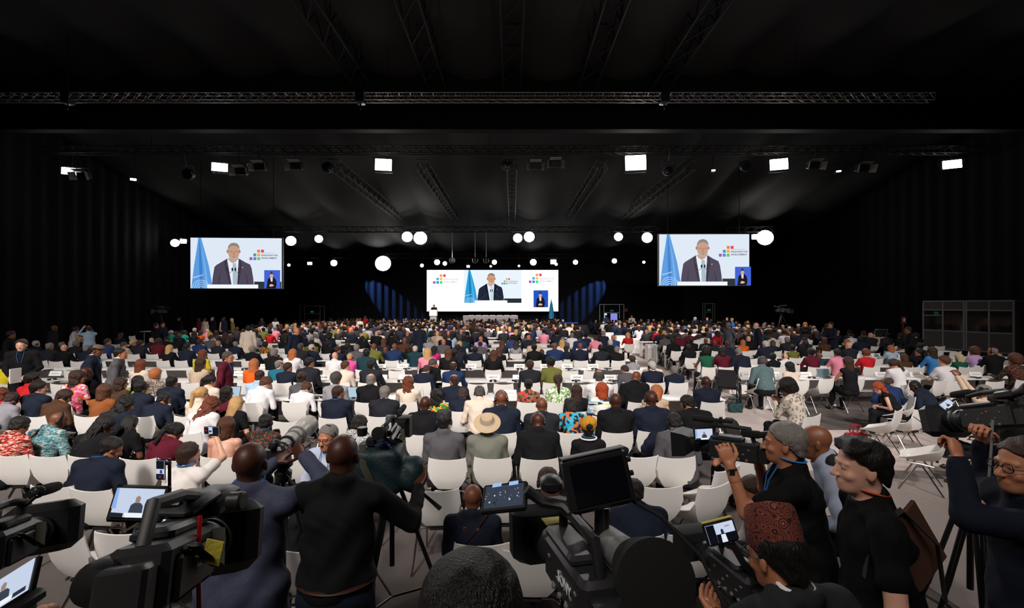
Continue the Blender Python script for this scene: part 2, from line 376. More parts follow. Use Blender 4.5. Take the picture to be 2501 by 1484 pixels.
def hand_sdf(f, w, u, n, q, curl=.5, det=2, sz=1.0):
    """w wrist, u direction of the hand, n palm normal, q side (+1: thumb on +v)"""
    u = nrm(u); n = nrm(n - u * n.dot(u)); v = np.cross(u, n) * q; M = np.stack([v, n, u], 1)
    f.ell(w + u * .05 * sz, (.041 * sz, .017 * sz, .055 * sz), M, .012)
    if not det: f.ell(w + u * .10 * sz + n * .02, (.038, .018, .045), M, .02); return
    kk = .004 if det > 1 else .006
    for off, L, sp in ((-.031, .062, -.09), (-.0105, .078, -.03), (.0105, .083, .02), (.031, .074, .07)):
        p = w + u * .085 * sz + v * off * sz; d = nrm(u + v * sp); r = .0088 * sz if det > 1 else .0105
        f.cap(w + u * .05 * sz + v * off * .8 * sz, p, r * 1.15, r * 1.05, .01)
        a = 0
        for seg, c in ((.42, curl), (.32, curl * 1.3), (.26, curl * .8)):
            a += c; dd = d * math.cos(a) + n * math.sin(a); p2 = p + dd * L * seg * sz * 1.05; f.cap(p, p2, r, r * .93, kk); p = p2; r *= .93
    p = w + u * .02 * sz + v * .026 * sz; p2 = p + (u * .6 + v * .7 + n * .3) * .045 * sz; p3 = p2 + (u * .85 + v * .15 + n * .45) * .034 * sz; p4 = p3 + (u * .85 - v * .1 + n * .5) * .028 * sz
    f.cap(p, p2, .015 * sz, .0115 * sz, .01); f.cap(p2, p3, .0108 * sz, .010 * sz, .004); f.cap(p3, p4, .010 * sz, .008 * sz, .003)
def skin_mesh(P, h, det=1, fullarms=True, fullback=False, name='body'):
    parts = []; c, M = P.head, P.HR; g = P.girth * (.9 if P.fem else 1)
    f = Fld(P.lo, P.hi, h if det < 2 else .016)
    def neck(f): f.cap(c + M @ V3(0, -.022, -.05), P.neck + V3(0, .004, -.02), .052 * g, .054 * g, .02)
    if det < 2: head_sdf(f, c, M, det)
    neck(f); f.cap(P.neck - P.up * .06, P.hip, .06, .085, .03, sc=(.75, 1, 1)); f.cap(P.neck, P.neck - P.up * .1, .05, .05, .02) 
    if fullback:
        f.cap(P.sc - P.up * .1, P.hip + P.up * .12, .105, .095, .05, sc=(.72, 1, 1)); f.cap(P.shl[0], P.shl[1], .05, .05, .04)
    else: f.cap(P.shl[0], P.shl[1], .035, .035, .03)
    for i, q in enumerate((-1, 1)):
        e, w = P.el[i], P.wr[i]
        f.cap(P.shl[i], e, .045 * g, .037 * g, .02); f.cap(e, w, .036 * g, .024 * g, .015)
        u = nrm(w - e); n = P.hand_n[i]; n = V3(*n) if n is not None else V3(-q * .3, .3, -1 if w[2] < 1.05 else .2)
        if det < 2: hand_sdf(f, w, u, n, q, P.curl, det)
        f.cap(P.hj[i], P.kn[i], .06, .045, .02); f.cap(P.kn[i], P.an[i], .042, .032, .02)
        f.cap(P.an[i], P.an[i] + V3(0, .1, -.045), .034, .03, .02)
    parts.append(f.arrays())
    if det >= 2:
        f2 = Fld(c - .2, c + .16, h, ); head_sdf(f2, c, M, 2); neck(f2); f2.plane(c + V3(0, 0, -.185), (0, 0, -1)); parts.append(f2.arrays())
        for i, q in enumerate((-1, 1)):
            e, w = P.el[i], P.wr[i]; u = nrm(w - e); n = P.hand_n[i]; n = V3(*n) if n is not None else V3(-q * .3, .3, -1 if w[2] < 1.05 else .2)
            f3 = Fld(w - .2, w + .2, .0055); f3.cap(w - u * .08, w, .029 * g, .024 * g, .01); hand_sdf(f3, w, u, n, q, P.curl, 2); parts.append(f3.arrays())
    return qmesh(name, join(parts))
def top_mesh(P, h, kind='suit', off=.014, hem=None, wr=.0035, bulk=1.0):
    """jacket / shirt / tee / tank / gown"""
    f = Fld(P.lo, P.hi, h); g = P.girth * bulk; fem = P.fem; up = P.up; M = P.SR; H = P.hip; loose = .012 if kind == 'suit' else 0
    o = off + loose; hem = hem if hem is not None else (-.10 if kind == 'suit' else -.03)
    f.ell(H + up * .05, ((.160 + o) * g, (.122 + o) * g, .17), M, .04)
    f.ell(H + up * .21, ((.156 if not fem else .130) * g + o, .112 * g + o, .19), M, .05)
    f.ell(H + up * .345 + M @ V3(0, -.006, 0), (P.sw - .022 + o, .112 * g + o, .15), P.TR, .05)
    if fem: f.ell(H + up * .33 + M @ V3(0, .08, 0), (.115, .06, .065), M, .04)
    ks = 1 if kind == 'suit' else .88
    f.cap(P.shl[0] + up * .008, P.shl[1] + up * .008, (.047 + o) * ks, (.047 + o) * ks, .035)
    f.cap(P.neck + up * .0 + M @ V3(0, -.002, 0), P.neck - up * .10, .068 * P.girth + .008, .09, .03)
    for i in range(2):
        f.cap(P.neck + (P.shl[i] - P.neck) * .22, P.shl[i] + up * .004, .046 + o * .5, .042 + o, .03)
        s_, e, w = P.shl[i], P.el[i], P.wr[i]
        if kind in ('tank', 'tube'): continue
        f.cap(s_, s_ + (e - s_) * (.62 if kind == 'tee' else 1), (.054 if kind != 'tee' else .055) * P.girth + loose * .6 + .002, (.048 if kind != 'tee' else .054) * P.girth + loose * .5, .025)
        if kind != 'tee': f.cap(e, e + (w - e) * .93, .045 * P.girth + loose * .5, .036 + loose * .4, .015)
    if P.stand and hem < -.02:
        f.cap(H + V3(0, 0, .05), H + V3(0, -.005, hem), (.125 + o) * g, (.133 + o) * g, .04, sc=(.72, 1, 1))
    if kind in ('suit', 'shirt'): f.torus(P.neck + up * .022 + M @ V3(0, -.006, 0), M @ rotm(-16, 0, 0), .066 * P.girth, .015, .02)
    if wr and h < .03:
        a = wr; c0 = float(H[0]); z0 = float(H[2])
        f.warp(lambda x, y, z: a * (np.sin(34 * (z - z0) + 5 * np.sin(9 * (x - c0) + 2 * z) + 3 * y) * np.clip(1.2 - 2.2 * np.abs(z - z0 - .16), 0, 1) + .7 * np.sin(52 * x + 31 * z + 4 * np.sin(20 * y + 11 * z)) * np.sin(17 * z + 23 * y)))
    nk = P.neck + up * .055 + M @ V3(0, .02, 0)
    if kind in ('tank', 'tee'): f.ell(P.neck + up * .045 + M @ V3(0, .035, 0), (.08 if kind == 'tee' else .115, .08, .05 if kind == 'tee' else .085), M, .01, 'sub')
    else: f.cap(P.neck + M @ V3(0, .03, .055), nk + up * .12, .052 * P.girth, .066, .004, 'sub')
    if not P.stand: f.plane(H + V3(0, 0, -.09), (0, 0, -1))
    if kind == 'tube': f.plane(H + up * .27, up)
    return qmesh('top', f.arrays())
def legs_mesh(P, h, skirt=False):
    f = Fld(P.lo, P.hi, h); g = P.girth
    f.ell(P.hip + V3(0, 0, -.0), (.165 * g, .125 * g, .125), None, .04)
    for i in range(2):
        f.cap(P.hj[i] + V3(0, -.01, -.02), P.kn[i], .095 * g, .066 * g, .03)
        if not skirt: f.cap(P.kn[i], P.an[i] + V3(0, 0, -.02), .064 * g, .05, .02)
    if skirt: f.cap(P.hip, (P.kn[0] + P.kn[1]) / 2, .13, .10, .03, sc=(.7, 1, 1))
    if h < .03: f.warp(lambda x, y, z: .003 * np.sin(40 * z + 8 * np.sin(14 * y)))
    return qmesh('trousers', f.arrays())
def shoe_mesh(P, i):
    m = MB()
    if 1:
        a = P.an[i]; z = min(a[2] - .05, .04) if a[2] < .13 else a[2] - .06
        m.path([(a[0], a[1] - .07, z), (a[0], a[1] - .05, z + .005), (a[0], a[1] + .03, z + .005), (a[0], a[1] + .13, z - .004), (a[0], a[1] + .18, z - .012)], [.02, .042, .044, .042, .02], 8)
    return sm(m, 60)
HB = {}
def hair_mesh(style, det=1):
    k = (style, det)
    if k in HB: return HB[k]
    h = {0: .021, 1: .010, 2: .0065}[det]; long = style in ('long', 'wavy', 'braids', 'pony')
    f = Fld(V3(-.2, -.24, -.46 if long else -.2), V3(.2, .16, .22), h); t = {'buzz': .004, 'short': .012, 'balding': .006, 'curly': .022, 'fade': .009}.get(style, .013)
    if det == 0: t += .006
    def skull(t, yo=-.014): f.ell((0, yo, .034), (.076 + t, .094 + t, .087 + t), None, .01)
    skull(t, -.021 if style in ('short', 'buzz', 'curly', 'balding', 'fade') else -.014)
    if style in ('short', 'buzz', 'curly', 'balding', 'fade', 'parted'):
        if style == 'parted': f.ell((.0, .03, .095), (.074, .07, .035), None, .02); f.cap((-.05, .07, .075), (.06, .075, .06), .018, .014, .02); f.cap((-.08, -.0, -.01), (-.084, -.03, -.05), .014, .012, .01); f.cap((.08, -.0, -.01), (.084, -.03, -.05), .014, .012, .01)
        f.cap((-.074, .028, -.02), (-.077, -.01, .01), .008, .012, .01); f.cap((.074, .028, -.02), (.077, -.01, .01), .008, .012, .01)
        f.ell((0, -.07, -.04), (.06 + t * .5, .035 + t * .3, .05), None, .02)
        f.plane((0, 0, .012 if style != 'balding' else -.0), (0, .66, -.75)); f.plane((0, 0, -.085), (0, 0, -1))
        f.plane((0, .085 if style != 'balding' else .02, .06), (0, .8, .25) if style != 'balding' else (0, .6, .8))
        if style == 'balding': f.ell((0, -.03, .13), (.06, .075, .06), None, .01, 'sub')
    else:
        if style == 'roundafro': f.ell((0, -.02, .045), (.112, .122, .108), None, .02); f.ell((0, -.05, -.03), (.095, .08, .07), None, .02)
        if style == 'afro': f.ell((0, -.03, .05), (.125, .125, .12), None, .02); f.ell((0, -.05, -.02), (.12, .1, .09), None, .02)
        if style in ('bob', 'long', 'wavy', 'bobcurl'):
            zb = {'bob': -.11, 'bobcurl': -.09, 'long': -.30, 'wavy': -.30}[style]; w = {'bob': .085, 'bobcurl': .1, 'long': .088, 'wavy': .10}[style]
            f.cap((0, -.045, .02), (0, -.075, zb), .068, .055, .03, sc=(.68, 1, 1)); 
            for q in (-1, 1): f.cap((q * .07, .0, .03), (q * (w - .01), -.02, max(zb, -.16)), .024, .028, .03)
        if style == 'pony': f.ell((0, -.115, .04), (.03, .03, .03), None, .02); f.cap((0, -.13, .03), (0, -.15, -.20), .036, .022, .02)
        if style == 'bun': f.ell((0, -.12, .06), (.05, .045, .05), None, .01); f.ell((0, -.07, -.03), (.06, .035, .05), None, .02)
        if style == 'braids':
            for i in range(9): a = R(200 + i * 17.5); f.cap((.08 * math.cos(a), -.02 + .085 * math.sin(a), .02), (.1 * math.cos(a), -.02 + .11 * math.sin(a), -.26 - .05 * (i % 3)), .016, .011, .006)
        f.ell((0, .145, -.05), (.075, .095, .125), None, .015, 'sub'); f.plane((0, .093, 0), (0, 1, 0))
        if style in ('pony', 'bun'): f.plane((0, 0, -.01), (0, .5, -.8)) if False else None
    amp = {'roundafro': .0015, 'parted': .005, 'curly': .007, 'afro': .008, 'wavy': .007, 'bobcurl': .008, 'braids': .002}.get(style, .0034) * (0 if det == 0 else 1)
    fr = 2.0 if style in ('curly', 'afro', 'bobcurl') else 1.0
    if amp: f.warp(lambda x, y, z: amp * (np.sin(95 * x * fr + 4 * np.sin(30 * z)) * np.sin(70 * y * fr + 18 * z) + .6 * np.sin((60 if style == 'wavy' else 12) * z * fr + 40 * x)))
    HB[k] = qmesh('hair', f.arrays()); return HB[k]
def headphones_mesh():
    if 'hp' in HB: return HB['hp']
    m = MB(); m.ring((0, -.01, .0), .09, .128, .006, Matrix.Rotation(R(90), 3, 'X'), 14, 6, 5, 175, flat=2)
    for q in (-1, 1): m.lathe([(.018, 0), (.03, .004), (.032, .018), (.024, .024)], (q * .074, -.008, -.008), (q, 0, 0), 12)
    HB['hp'] = sm(m); return HB['hp']
def glasses_mesh():
    if 'gl' in HB: return HB['gl']
    m = MB()
    for q in (-1, 1):
        m.ring((q * .033, .096, .006), .024, .019, .0022, Matrix.Rotation(R(90), 3, 'X') , 14, 5); m.path([(q * .057, .093, .008), (q * .079, .06, .01), (q * .083, -.005, .006)], .002, 5)
    m.path([(-.01, .098, .008), (.01, .098, .008)], .002, 5); HB['gl'] = sm(m); return HB['gl']
def eyes_mesh():
    if 'ey' in HB: return HB['ey']
    m = MB()
    for q in (-1, 1):
        m.lathe([(.001, -.0095), (.006, -.007), (.0095, 0), (.006, .0075), (.001, .0095)], (q * .031, .0765, .008), (0, 1, 0), 10); m.lathe([(.0045, 0), (.004, .0012), (.0005, .0014)], (q * .031, .0845, .008), (0, 1, 0), 8, mi=1)
    HB['ey'] = m.mesh('eyes', True); return HB['ey']
EYEW = mat('eye_white', srgb('#c9c0b8'), .3); EYEB = mat('iris_brown', srgb('#1c120c'), .2)
BODY = {}
def figure(P, lod, garment, topm, hair, hairm, skin, key=None, legm=None, extras=(), loc=(0, 0, 0), rz=0, scale=1.0, label='', group=None, hem=None, bulk=1.0, skirt=False, fullback=False, wr=.0035):
    """lod 2 hero, 1 near, 0 mid"""
    hs = {2: .0062, 1: .0115, 0: .022}[lod]; hc = {2: .0105, 1: .0175, 0: .030}[lod]
    k = (key, lod, garment, hem, bulk, skirt, fullback) if key else None
    if k and k in BODY: ms = BODY[k]
    else:
        ms = (skin_mesh(P, hs, lod, fullback=fullback), top_mesh(P, hc, garment, hem=hem, bulk=bulk, wr=wr), legs_mesh(P, hc * 1.15, skirt), shoe_mesh(P, 0), shoe_mesh(P, 1))
        if k: BODY[k] = ms
    o = put('person', ms[0], SKIN[skin]); o.location = loc; o.rotation_euler = (0, 0, rz); o.scale = (scale,) * 3
    tag(o, label, 'person', group)
    put({'suit': 'jacket', 'shirt': 'shirt', 'tee': 'shirt', 'tank': 'top', 'tube': 'top', 'gown': 'top'}[garment], ms[1], topm, o)
    put('skirt' if skirt else 'trousers', ms[2], legm or cloth('trousers', '#17181d'), o)
    put('shoe', ms[3], SHOE, o); put('shoe', ms[4], SHOE, o)
    HM = P.headM()
    if hair: put('hair', hair_mesh(hair, lod), hairm, o, HM)
    NM = Matrix(P.SR.tolist()).to_4x4(); NM.translation = Vector(P.neck)
    for e in extras:
        if e == 'phones': put('headphones', headphones_mesh(), BLACK, o, HM)
        elif e == 'glasses': put('glasses', glasses_mesh(), BLACK, o, HM)
        elif e == 'eyes': put('eyes', eyes_mesh(), [EYEW, EYEB], o, HM)
        elif e in ('collar', 'lanyard', 'greylan'):
            if e not in HB:
                m = MB(); 
                if e == 'collar': m.lathe([(.064, -.012), (.0635, .05), (.057, .054), (.057, -.01)], (0, -.004, .018), (0, -.2, 1), 20)
                else: m.ring((0, -.006, .058), .070, .078, .0085, Matrix.Rotation(R(14), 3, 'X'), 20, 6, flat=.5); m.path([(-.05, .06, .03), (-.05, .12, -.06), (-.02, .155, -.2)], .004, 5); m.path([(.05, .06, .03), (.05, .12, -.06), (.02, .155, -.2)], .004, 5)
                HB[e] = sm(m, 60)
            put('shirt_collar' if e == 'collar' else 'lanyard', HB[e], SHIRTW if e == 'collar' else BLUEL, o, NM)
    return o
# ---------------------------------------------------------------- the hall
def drape(name, x0, y0, x1, y1, z0, z1, m, waves, amp=.06):
    """a pleated curtain between two floor points"""
    mb = MB(); n = waves * 8; dx, dy = x1 - x0, y1 - y0; L = math.hypot(dx, dy); nx, ny = -dy / L, dx / L
    for i in range(n + 1):
        t = i / n; a = amp * (math.sin(2 * math.pi * waves * t) + .35 * math.sin(5.3 * math.pi * waves * t * .37 + 1))
        for z in (z0, z1): mb.v.append((x0 + dx * t + nx * a, y0 + dy * t + ny * a, z))
    for i in range(n): mb.f.append((2 * i, 2 * i + 2, 2 * i + 3, 2 * i + 1))
    return put(name, mb.mesh(name, True), m, kind='structure')
DRAPE = mat('black_drape', (.010, .0102, .012), .9, spec=.15); CEIL = mat('black_canopy', (.020, .0195, .019), .85, spec=.2, bump=.3, bscale=1.2)
CARPET = mat('grey_carpet', srgb('#6a6260'), .95, spec=.1, bump=.5, bscale=300)
RUNNER = mat('pale_aisle_carpet', srgb('#cdbfba'), .9, spec=.1, bump=.4, bscale=300)
XL, XR, YB, YF = -26, 26, 46.5, -7
put('floor', MB().box((0, 20, -.1), (54, 56, .2)), CARPET, kind='structure')
put('aisle_runner', MB().box((5.15, 25, .004), (1.9, 32, .008)), RUNNER, kind='structure')
put('aisle_runner', MB().box((8.3, 7.9, .004), (8.4, 2.2, .0075)), RUNNER, kind='structure')
put('carpet_field', MB().box((8.6, 1.8, .003), (9.8, 10, .006)), mat('mid_carpet', srgb('#9c918d'), .95, spec=.1, bump=.4, bscale=300), kind='structure')  # pale aisle carpet again, its weaker lighting put into the colour
drape('wall_back', XL, YB, XR, YB, 0, 13.5, DRAPE, 70); drape('wall_left', XL, YF, XL, YB, 0, 13.5, DRAPE, 60)
drape('wall_right', XR, YB, XR, YF, 0, 13.5, DRAPE, 60); drape('wall_front', XR, YF, XL, YF, 0, 13.5, DRAPE, 40)
# canopy ceiling: cloth bays sagging between the lengthwise trusses
def canopy(y0, y1, z0, z1, name):
    mb = MB(); nx, ny = 120, max(2, int((y1 - y0) / 1.0))
    for j in range(ny + 1):
        y = y0 + (y1 - y0) * j / ny; z = z0 + (z1 - z0) * j / ny
        for i in range(nx + 1):
            x = XL + (XR - XL) * i / nx; s = abs(math.sin(math.pi * x / 3.7)); w = .12 * math.sin(y * .9 + x * .3)
            mb.v.append((x, y, z - .55 * s - w * s))
    for j in range(ny):
        for i in range(nx): a = j * (nx + 1) + i; mb.f.append((a, a + nx + 1, a + nx + 2, a + 1))
    return put(name, mb.mesh(name, True), CEIL, kind='structure')
canopy(YF, 22, 14.3, 14.1, 'ceiling'); canopy(22.5, 36.5, 13.0, 9.9, 'ceiling'); canopy(36.5, YB, 9.9, 7.9, 'ceiling')
put('trim_1', MB().box((0, 22.4, 11.9), (52, .5, 1.5)), mat('bulkhead_cloth', (.011, .011, .012), .9, spec=.1), kind='structure')
put('ceiling', MB().box((0, 22.25, 13.4), (52, .1, 1.6)), CEIL, kind='structure')
# trusses ------------------------------------------------------------
def truss_seg(L, w, n, r=.024):
    m = MB(); h = w / 2
    for a in (-h, h):
        for b in (-h, h): m.tube((0, a, b), (L, a, b), r, n=6)
    for k in range(n):
        x0, x1 = L * k / n, L * (k + 1) / n; 
        for b in (-h, h):
            m.tube((x0, b, -h), ((x0 + x1) / 2, b, h), r * .6, n=5); m.tube(((x0 + x1) / 2, b, h), (x1, b, -h), r * .6, n=5)
        m.tube((x0, -h, -h), (x1, h, -h), r * .6, n=5); m.tube((x0, -h, h), (x0, h, h), r * .6, n=5); m.tube((x1, -h, -h), (x1, -h, h), r * .6, n=5)
    return m
TS = {}
def truss(x0, x1, y, z, w, label, m=TRUSSM, L=3.0, n=6, along='x', r=.024, xs=None):
    if (L, w, n) not in TS: TS[(L, w, n)] = truss_seg(L, w, n, r).mesh('truss_segment')
    T = empty('lighting_truss', label, 'truss', (x0, y, z) if along == 'x' else (xs, x0, z), (0, 0, 0 if along == 'x' else R(90)), 'lighting trusses under the ceiling')
    k = 0
    while k * L < x1 - x0: put('truss_segment', TS[(L, w, n)], m, T, Matrix.Translation((k * L, 0, 0))); k += 1
    for q in (2, k - 2, k // 2): put('hanging_cable', MB().tube((q * L, 0, w / 2), (q * L, 0, 15 - z if y < 22 and along == 'x' else w / 2 + 1.2), .012, n=5), RUBBER, T)
    return T
truss(-25.6, 17.9, 19.2, 11.35, .30, 'silver box truss spanning the hall just in front of the dark bulkhead', L=2.9, n=6)
t = truss(-25.2, 24.5, 24.0, 10.75, .36, 'black box truss behind the bulkhead carrying the front row of floodlights', TRUSSD, n=5)
truss(-25, 23, 36.0, 8.55, .40, 'black box truss above the middle of the hall with paired floodlights', TRUSSD, n=4)
truss(-23, 21, 43.6, 7.25, .40, 'black box truss just above the top edge of the stage screen', TRUSSD, n=4)
for x, side in ((0, 'on the hall centre line'), (-3.7, 'first left of the centre line'), (3.7, 'first right of the centre line'), (-7.3, 'second left of the centre line'), (7.3, 'second right of the centre line')):
    truss(-4, 21, 0, 13.6, .85, 'wide black roof truss running towards the stage, ' + side, TRUSSD, L=4.5, n=3, along='y', r=.05, xs=x)
    truss(23, 43, 0, 12.3 - 2.6, .5, 'slim black roof truss beyond the bulkhead, ' + side, TRUSSD, L=4.0, n=4, along='y', r=.03, xs=x * 1.25)
for px in (880, 1622, 165):
    p = at(px, 241, 19.2); tag(put('chain_hoist', sm(MB().bbox((0, 0, 0), (.36, .4, .55), .04).tube((0, 0, .25), (0, 0, 3.2), .02, n=6).tube((0, 0, -.25), (0, 0, -.5), .03, n=6)), BLACK, None, Matrix.Translation((p.x, 19.2, 11.35))),
        {880: 'black chain hoist on the silver truss, left of the hall centre', 1622: 'black chain hoist on the silver truss, right of the hall centre', 165: 'black chain hoist at the far left end of the silver truss'}[px], 'hoist', 'chain hoists on the silver truss')
# stage lights --------------------------------------------------------
LENS = mat('lamp_face', (1, .97, .93), emit=26); LENSW = mat('small_lamp_face', (1, .97, .95), emit=14)
def flood(px, py, d, rw, rh, label, lens=LENS, n=0, truss_z=None):
    p = at(px, py, d); w, h = rw * .84 * d / F, rh * .84 * d / F; rect = rw > rh * 1.25
    T = empty('stage_floodlight', label, 'stage light', p, group='lit floodlights on the trusses'); T.rotation_euler = (R(-8), 0, -math.atan2(p.x, p.y) * .6)
    b = MB()
    if rect: b.bbox((0, .17, 0), (w * 2.15, .3, h * 2.3), .03)
    else: b.lathe([(.05, .42), (w * .7, .38), (w * 1.1, .12), (w * 1.12, 0), (w * 1.02, 0)], (0, 0, 0), (0, 1, 0), 20)
    put('housing', sm(b), BLACK, T)
    l = MB()
    if rect: l.bbox((0, .0, 0), (w * 2, .05, h * 2), .012)
    else: l.lathe([(w * .2, -.03), (w * .8, -.015), (w, .0), (w, .04)], (0, -.01, 0), (0, 1, 0), 20)
    put('lens', sm(l), lens, T)
    y = MB(); yw = w * 1.25 + .04; yh = max(h, .15) * 1.2 + .1
    y.path([(-yw, .15, 0), (-yw, .15, yh), (yw, .15, yh), (yw, .15, 0)], .016, 6); put('yoke', y, DKMETAL, T)
    zt = (truss_z or (10.75 if d < 30 else 8.55 if d < 40 else 7.25)) - p.z
    put('clamp', MB().tube((0, .15, yh), (0, .15, max(zt, yh + .05)), .02, n=6), DKMETAL, T); return T
for a in ((172, 418, 24, 20, 10, 'bright rectangular floodlight at the far left of the front truss'), (536, 408, 24, 20, 12, 'bright floodlight second from the left on the front truss'),
          (936, 402, 24, 23, 17, 'bright floodlight left of centre on the front truss'), (1552, 397, 24, 29, 22, 'brightest floodlight, right of centre on the front truss'),
          (1902, 401, 24, 23, 16, 'bright floodlight second from the right on the front truss'), (2325, 401, 24, 21, 12, 'bright floodlight at the far right of the front truss'),
          (427, 593, 33.5, 11, 11, 'round floodlight left of the left video screen'), (447, 589, 33.9, 8, 6, 'small floodlight tucked beside the left corner of the left video screen'),
          (710, 588, 36, 14, 14, 'round floodlight just right of the left video screen'), (778, 583, 36, 11, 10, 'smaller round floodlight second right of the left video screen'),
          (994, 578, 36, 15, 14, 'left lamp of the bright pair above the left half of the stage screen'), (1026, 581, 36, 19, 18, 'right larger lamp of the bright pair above the left half of the stage screen'),
          (1264, 581, 36, 13, 13, 'left lamp of the bright pair above the centre of the stage screen'), (1292, 578, 36, 15, 14, 'right lamp of the bright pair above the centre of the stage screen'),
          (1510, 578, 36, 12, 12, 'left lamp of the pair near the right video screen'), (1580, 580, 36, 15, 15, 'pinkish white lamp just left of the right video screen'),
          (1844, 578, 36, 9, 7, 'small lamp beside the top right corner of the right video screen'), (1868, 580, 36, 22, 21, 'large round floodlight right of the right video screen'),
          (935, 643, 43.3, 22, 19, 'large round floodlight low to the left of the stage screen'), (815, 642, 43.4, 9, 8, 'round lamp low between left video screen and stage screen'),
          (1405, 640, 43.4, 7, 7, 'round lamp off the top right corner of the stage screen'), (1500, 637, 43.4, 7, 6, 'round lamp low between stage screen and right video screen'),
          (1030, 648, 43.4, 5, 5, 'small lamp off the top left corner of the stage screen'), (1067, 640, 43.4, 8, 7, 'lamp over the left logo of the stage screen'), (1086, 643, 43.4, 6, 6, 'smaller lamp just right of the lamp over the left logo'),
          (1207, 640, 43.4, 7, 6, 'lamp straight above the speaker shown on the stage screen'), (1302, 640, 43.4, 9, 9, 'lamp over the right logo of the stage screen'), (1351, 639, 43.4, 8, 6, 'lamp above the right end of the stage screen'),
          (1358, 645, 43.4, 4, 4, 'tiny lamp under the right end lamp of the stage screen'), (705, 647, 43.4, 4, 4, 'tiny lamp low right of the left video screen'), (756, 643, 43.4, 6, 4, 'small flat lamp second low right of the left video screen'),
          (1572, 640, 43.4, 4, 4, 'tiny lamp low left of the right video screen'), (1143, 650, 43.4, 4, 3, 'small downlight over the flag end of the stage screen'), (1198, 650, 43.4, 3, 3, 'tiny downlight over the middle of the stage screen'), (1267, 649, 43.4, 3, 3, 'tiny downlight right of the middle of the stage screen'),
          (325, 438, 24, 7, 3, 'small dim rectangular lamp between the two left floodlights'), (10, 440, 24, 6, 2, 'small dim lamp cut by the left edge of the photo'), (1742, 416, 24, 5, 2, 'small dim angled lamp right of the brightest floodlight'), (2048, 418, 24, 6, 2, 'small dim angled lamp second right of the brightest floodlight')):
    px, py, d, rw, rh, lb = a
    if px in (10, 325, 536, 1742, 2048): pass
    flood(px, py, d, rw, rh, lb, LENS if rw >= 8 else LENSW)
def unlit(px, py, kind, label):
    p = at(px, py, 24); T = empty('moving_head_light' if kind else 'barn_door_light', label, 'stage light', p, (R(20), 0, 0), 'unlit fixtures on the front truss')
    if kind:
        put('housing', sm(MB().lathe([(.1, .3), (.24, .2), (.3, -.05), (.28, -.12), (.22, -.14)], (0, 0, 0), (0, 1, 0), 18)), BLACK, T); put('lens', sm(MB().lathe([(.05, -.16), (.22, -.14), (.22, -.1)], (0, 0, 0), (0, 1, 0), 18)), GLASS, T)
        put('rim', sm(MB().ring((0, -.13, 0), .26, .26, .018, Matrix.Rotation(R(90), 3, 'X'), 20, 6)), DKMETAL, T); top = .42
    else:
        put('housing', sm(MB().bbox((0, 0, 0), (.55, .35, .36), .03)), BLACK, T); m = MB()
        for q in (-1, 1): m.bbox((q * .38, -.28, 0), (.02, .34, .42), .004, Matrix.Rotation(R(q * 25), 3, 'Z'))
        m.bbox((0, -.28, .28), (.6, .34, .02), .004, Matrix.Rotation(R(-30), 3, 'X')); put('barn_doors', m, TRUSSM, T); top = .36
    put('yoke', MB().path([(-.33, 0, 0), (-.33, 0, top), (.33, 0, top), (.33, 0, 0)], .016, 6), DKMETAL, T); put('clamp', MB().tube((0, 0, top), (0, 0, 10.7 - p.z), .02, n=6), DKMETAL, T)
for px, py, k, s in ((800, 408, 1, 'between the second and third floodlights'), (1237, 402, 1, 'at the hall centre line'), (1630, 415, 1, 'right of the brightest floodlight'), (460, 425, 1, 'left of the second floodlight'), (1820, 405, 1, 'left of the second right floodlight'),
                     (636, 407, 0, 'right of the second floodlight'), (590, 418, 0, 'beside the second floodlight'), (1355, 400, 0, 'right of the hall centre line'), (1985, 403, 0, 'right of the second right floodlight'), (20, 418, 0, 'at the far left end'), (205, 428, 0, 'beside the far left floodlight'), (724, 405, 0, 'third from the left'), (1307, 405, 0, 'next to the centre one'), (2105, 410, 0, 'nearest the right wall')):
    unlit(px, py, k, ('unlit round black moving head hanging ' if k else 'unlit black lamp with open barn doors ') + s)
for px, y0, y1, d, s in ((1104, 600, 632, 36, 'left'), (1160, 590, 632, 36, 'middle'), (1187, 590, 632, 36, 'right')):
    a, b = at(px, y0, d), at(px, y1, d); T = empty('hanging_microphone', 'small ' + s + ' one of three dark pendants hung over the stage screen', 'pendant', b, group='pendants above the stage')
    put('rod', MB().tube((0, 0, 0), (0, 0, 8.4 - b.z), .03, n=6), TRUSSM, T); put('capsule', sm(MB().lathe([(.05, -.35), (.22, -.25), (.24, 0), (.1, .12)], (0, 0, 0), (0, 0, 1), 12)), DKMETAL, T)
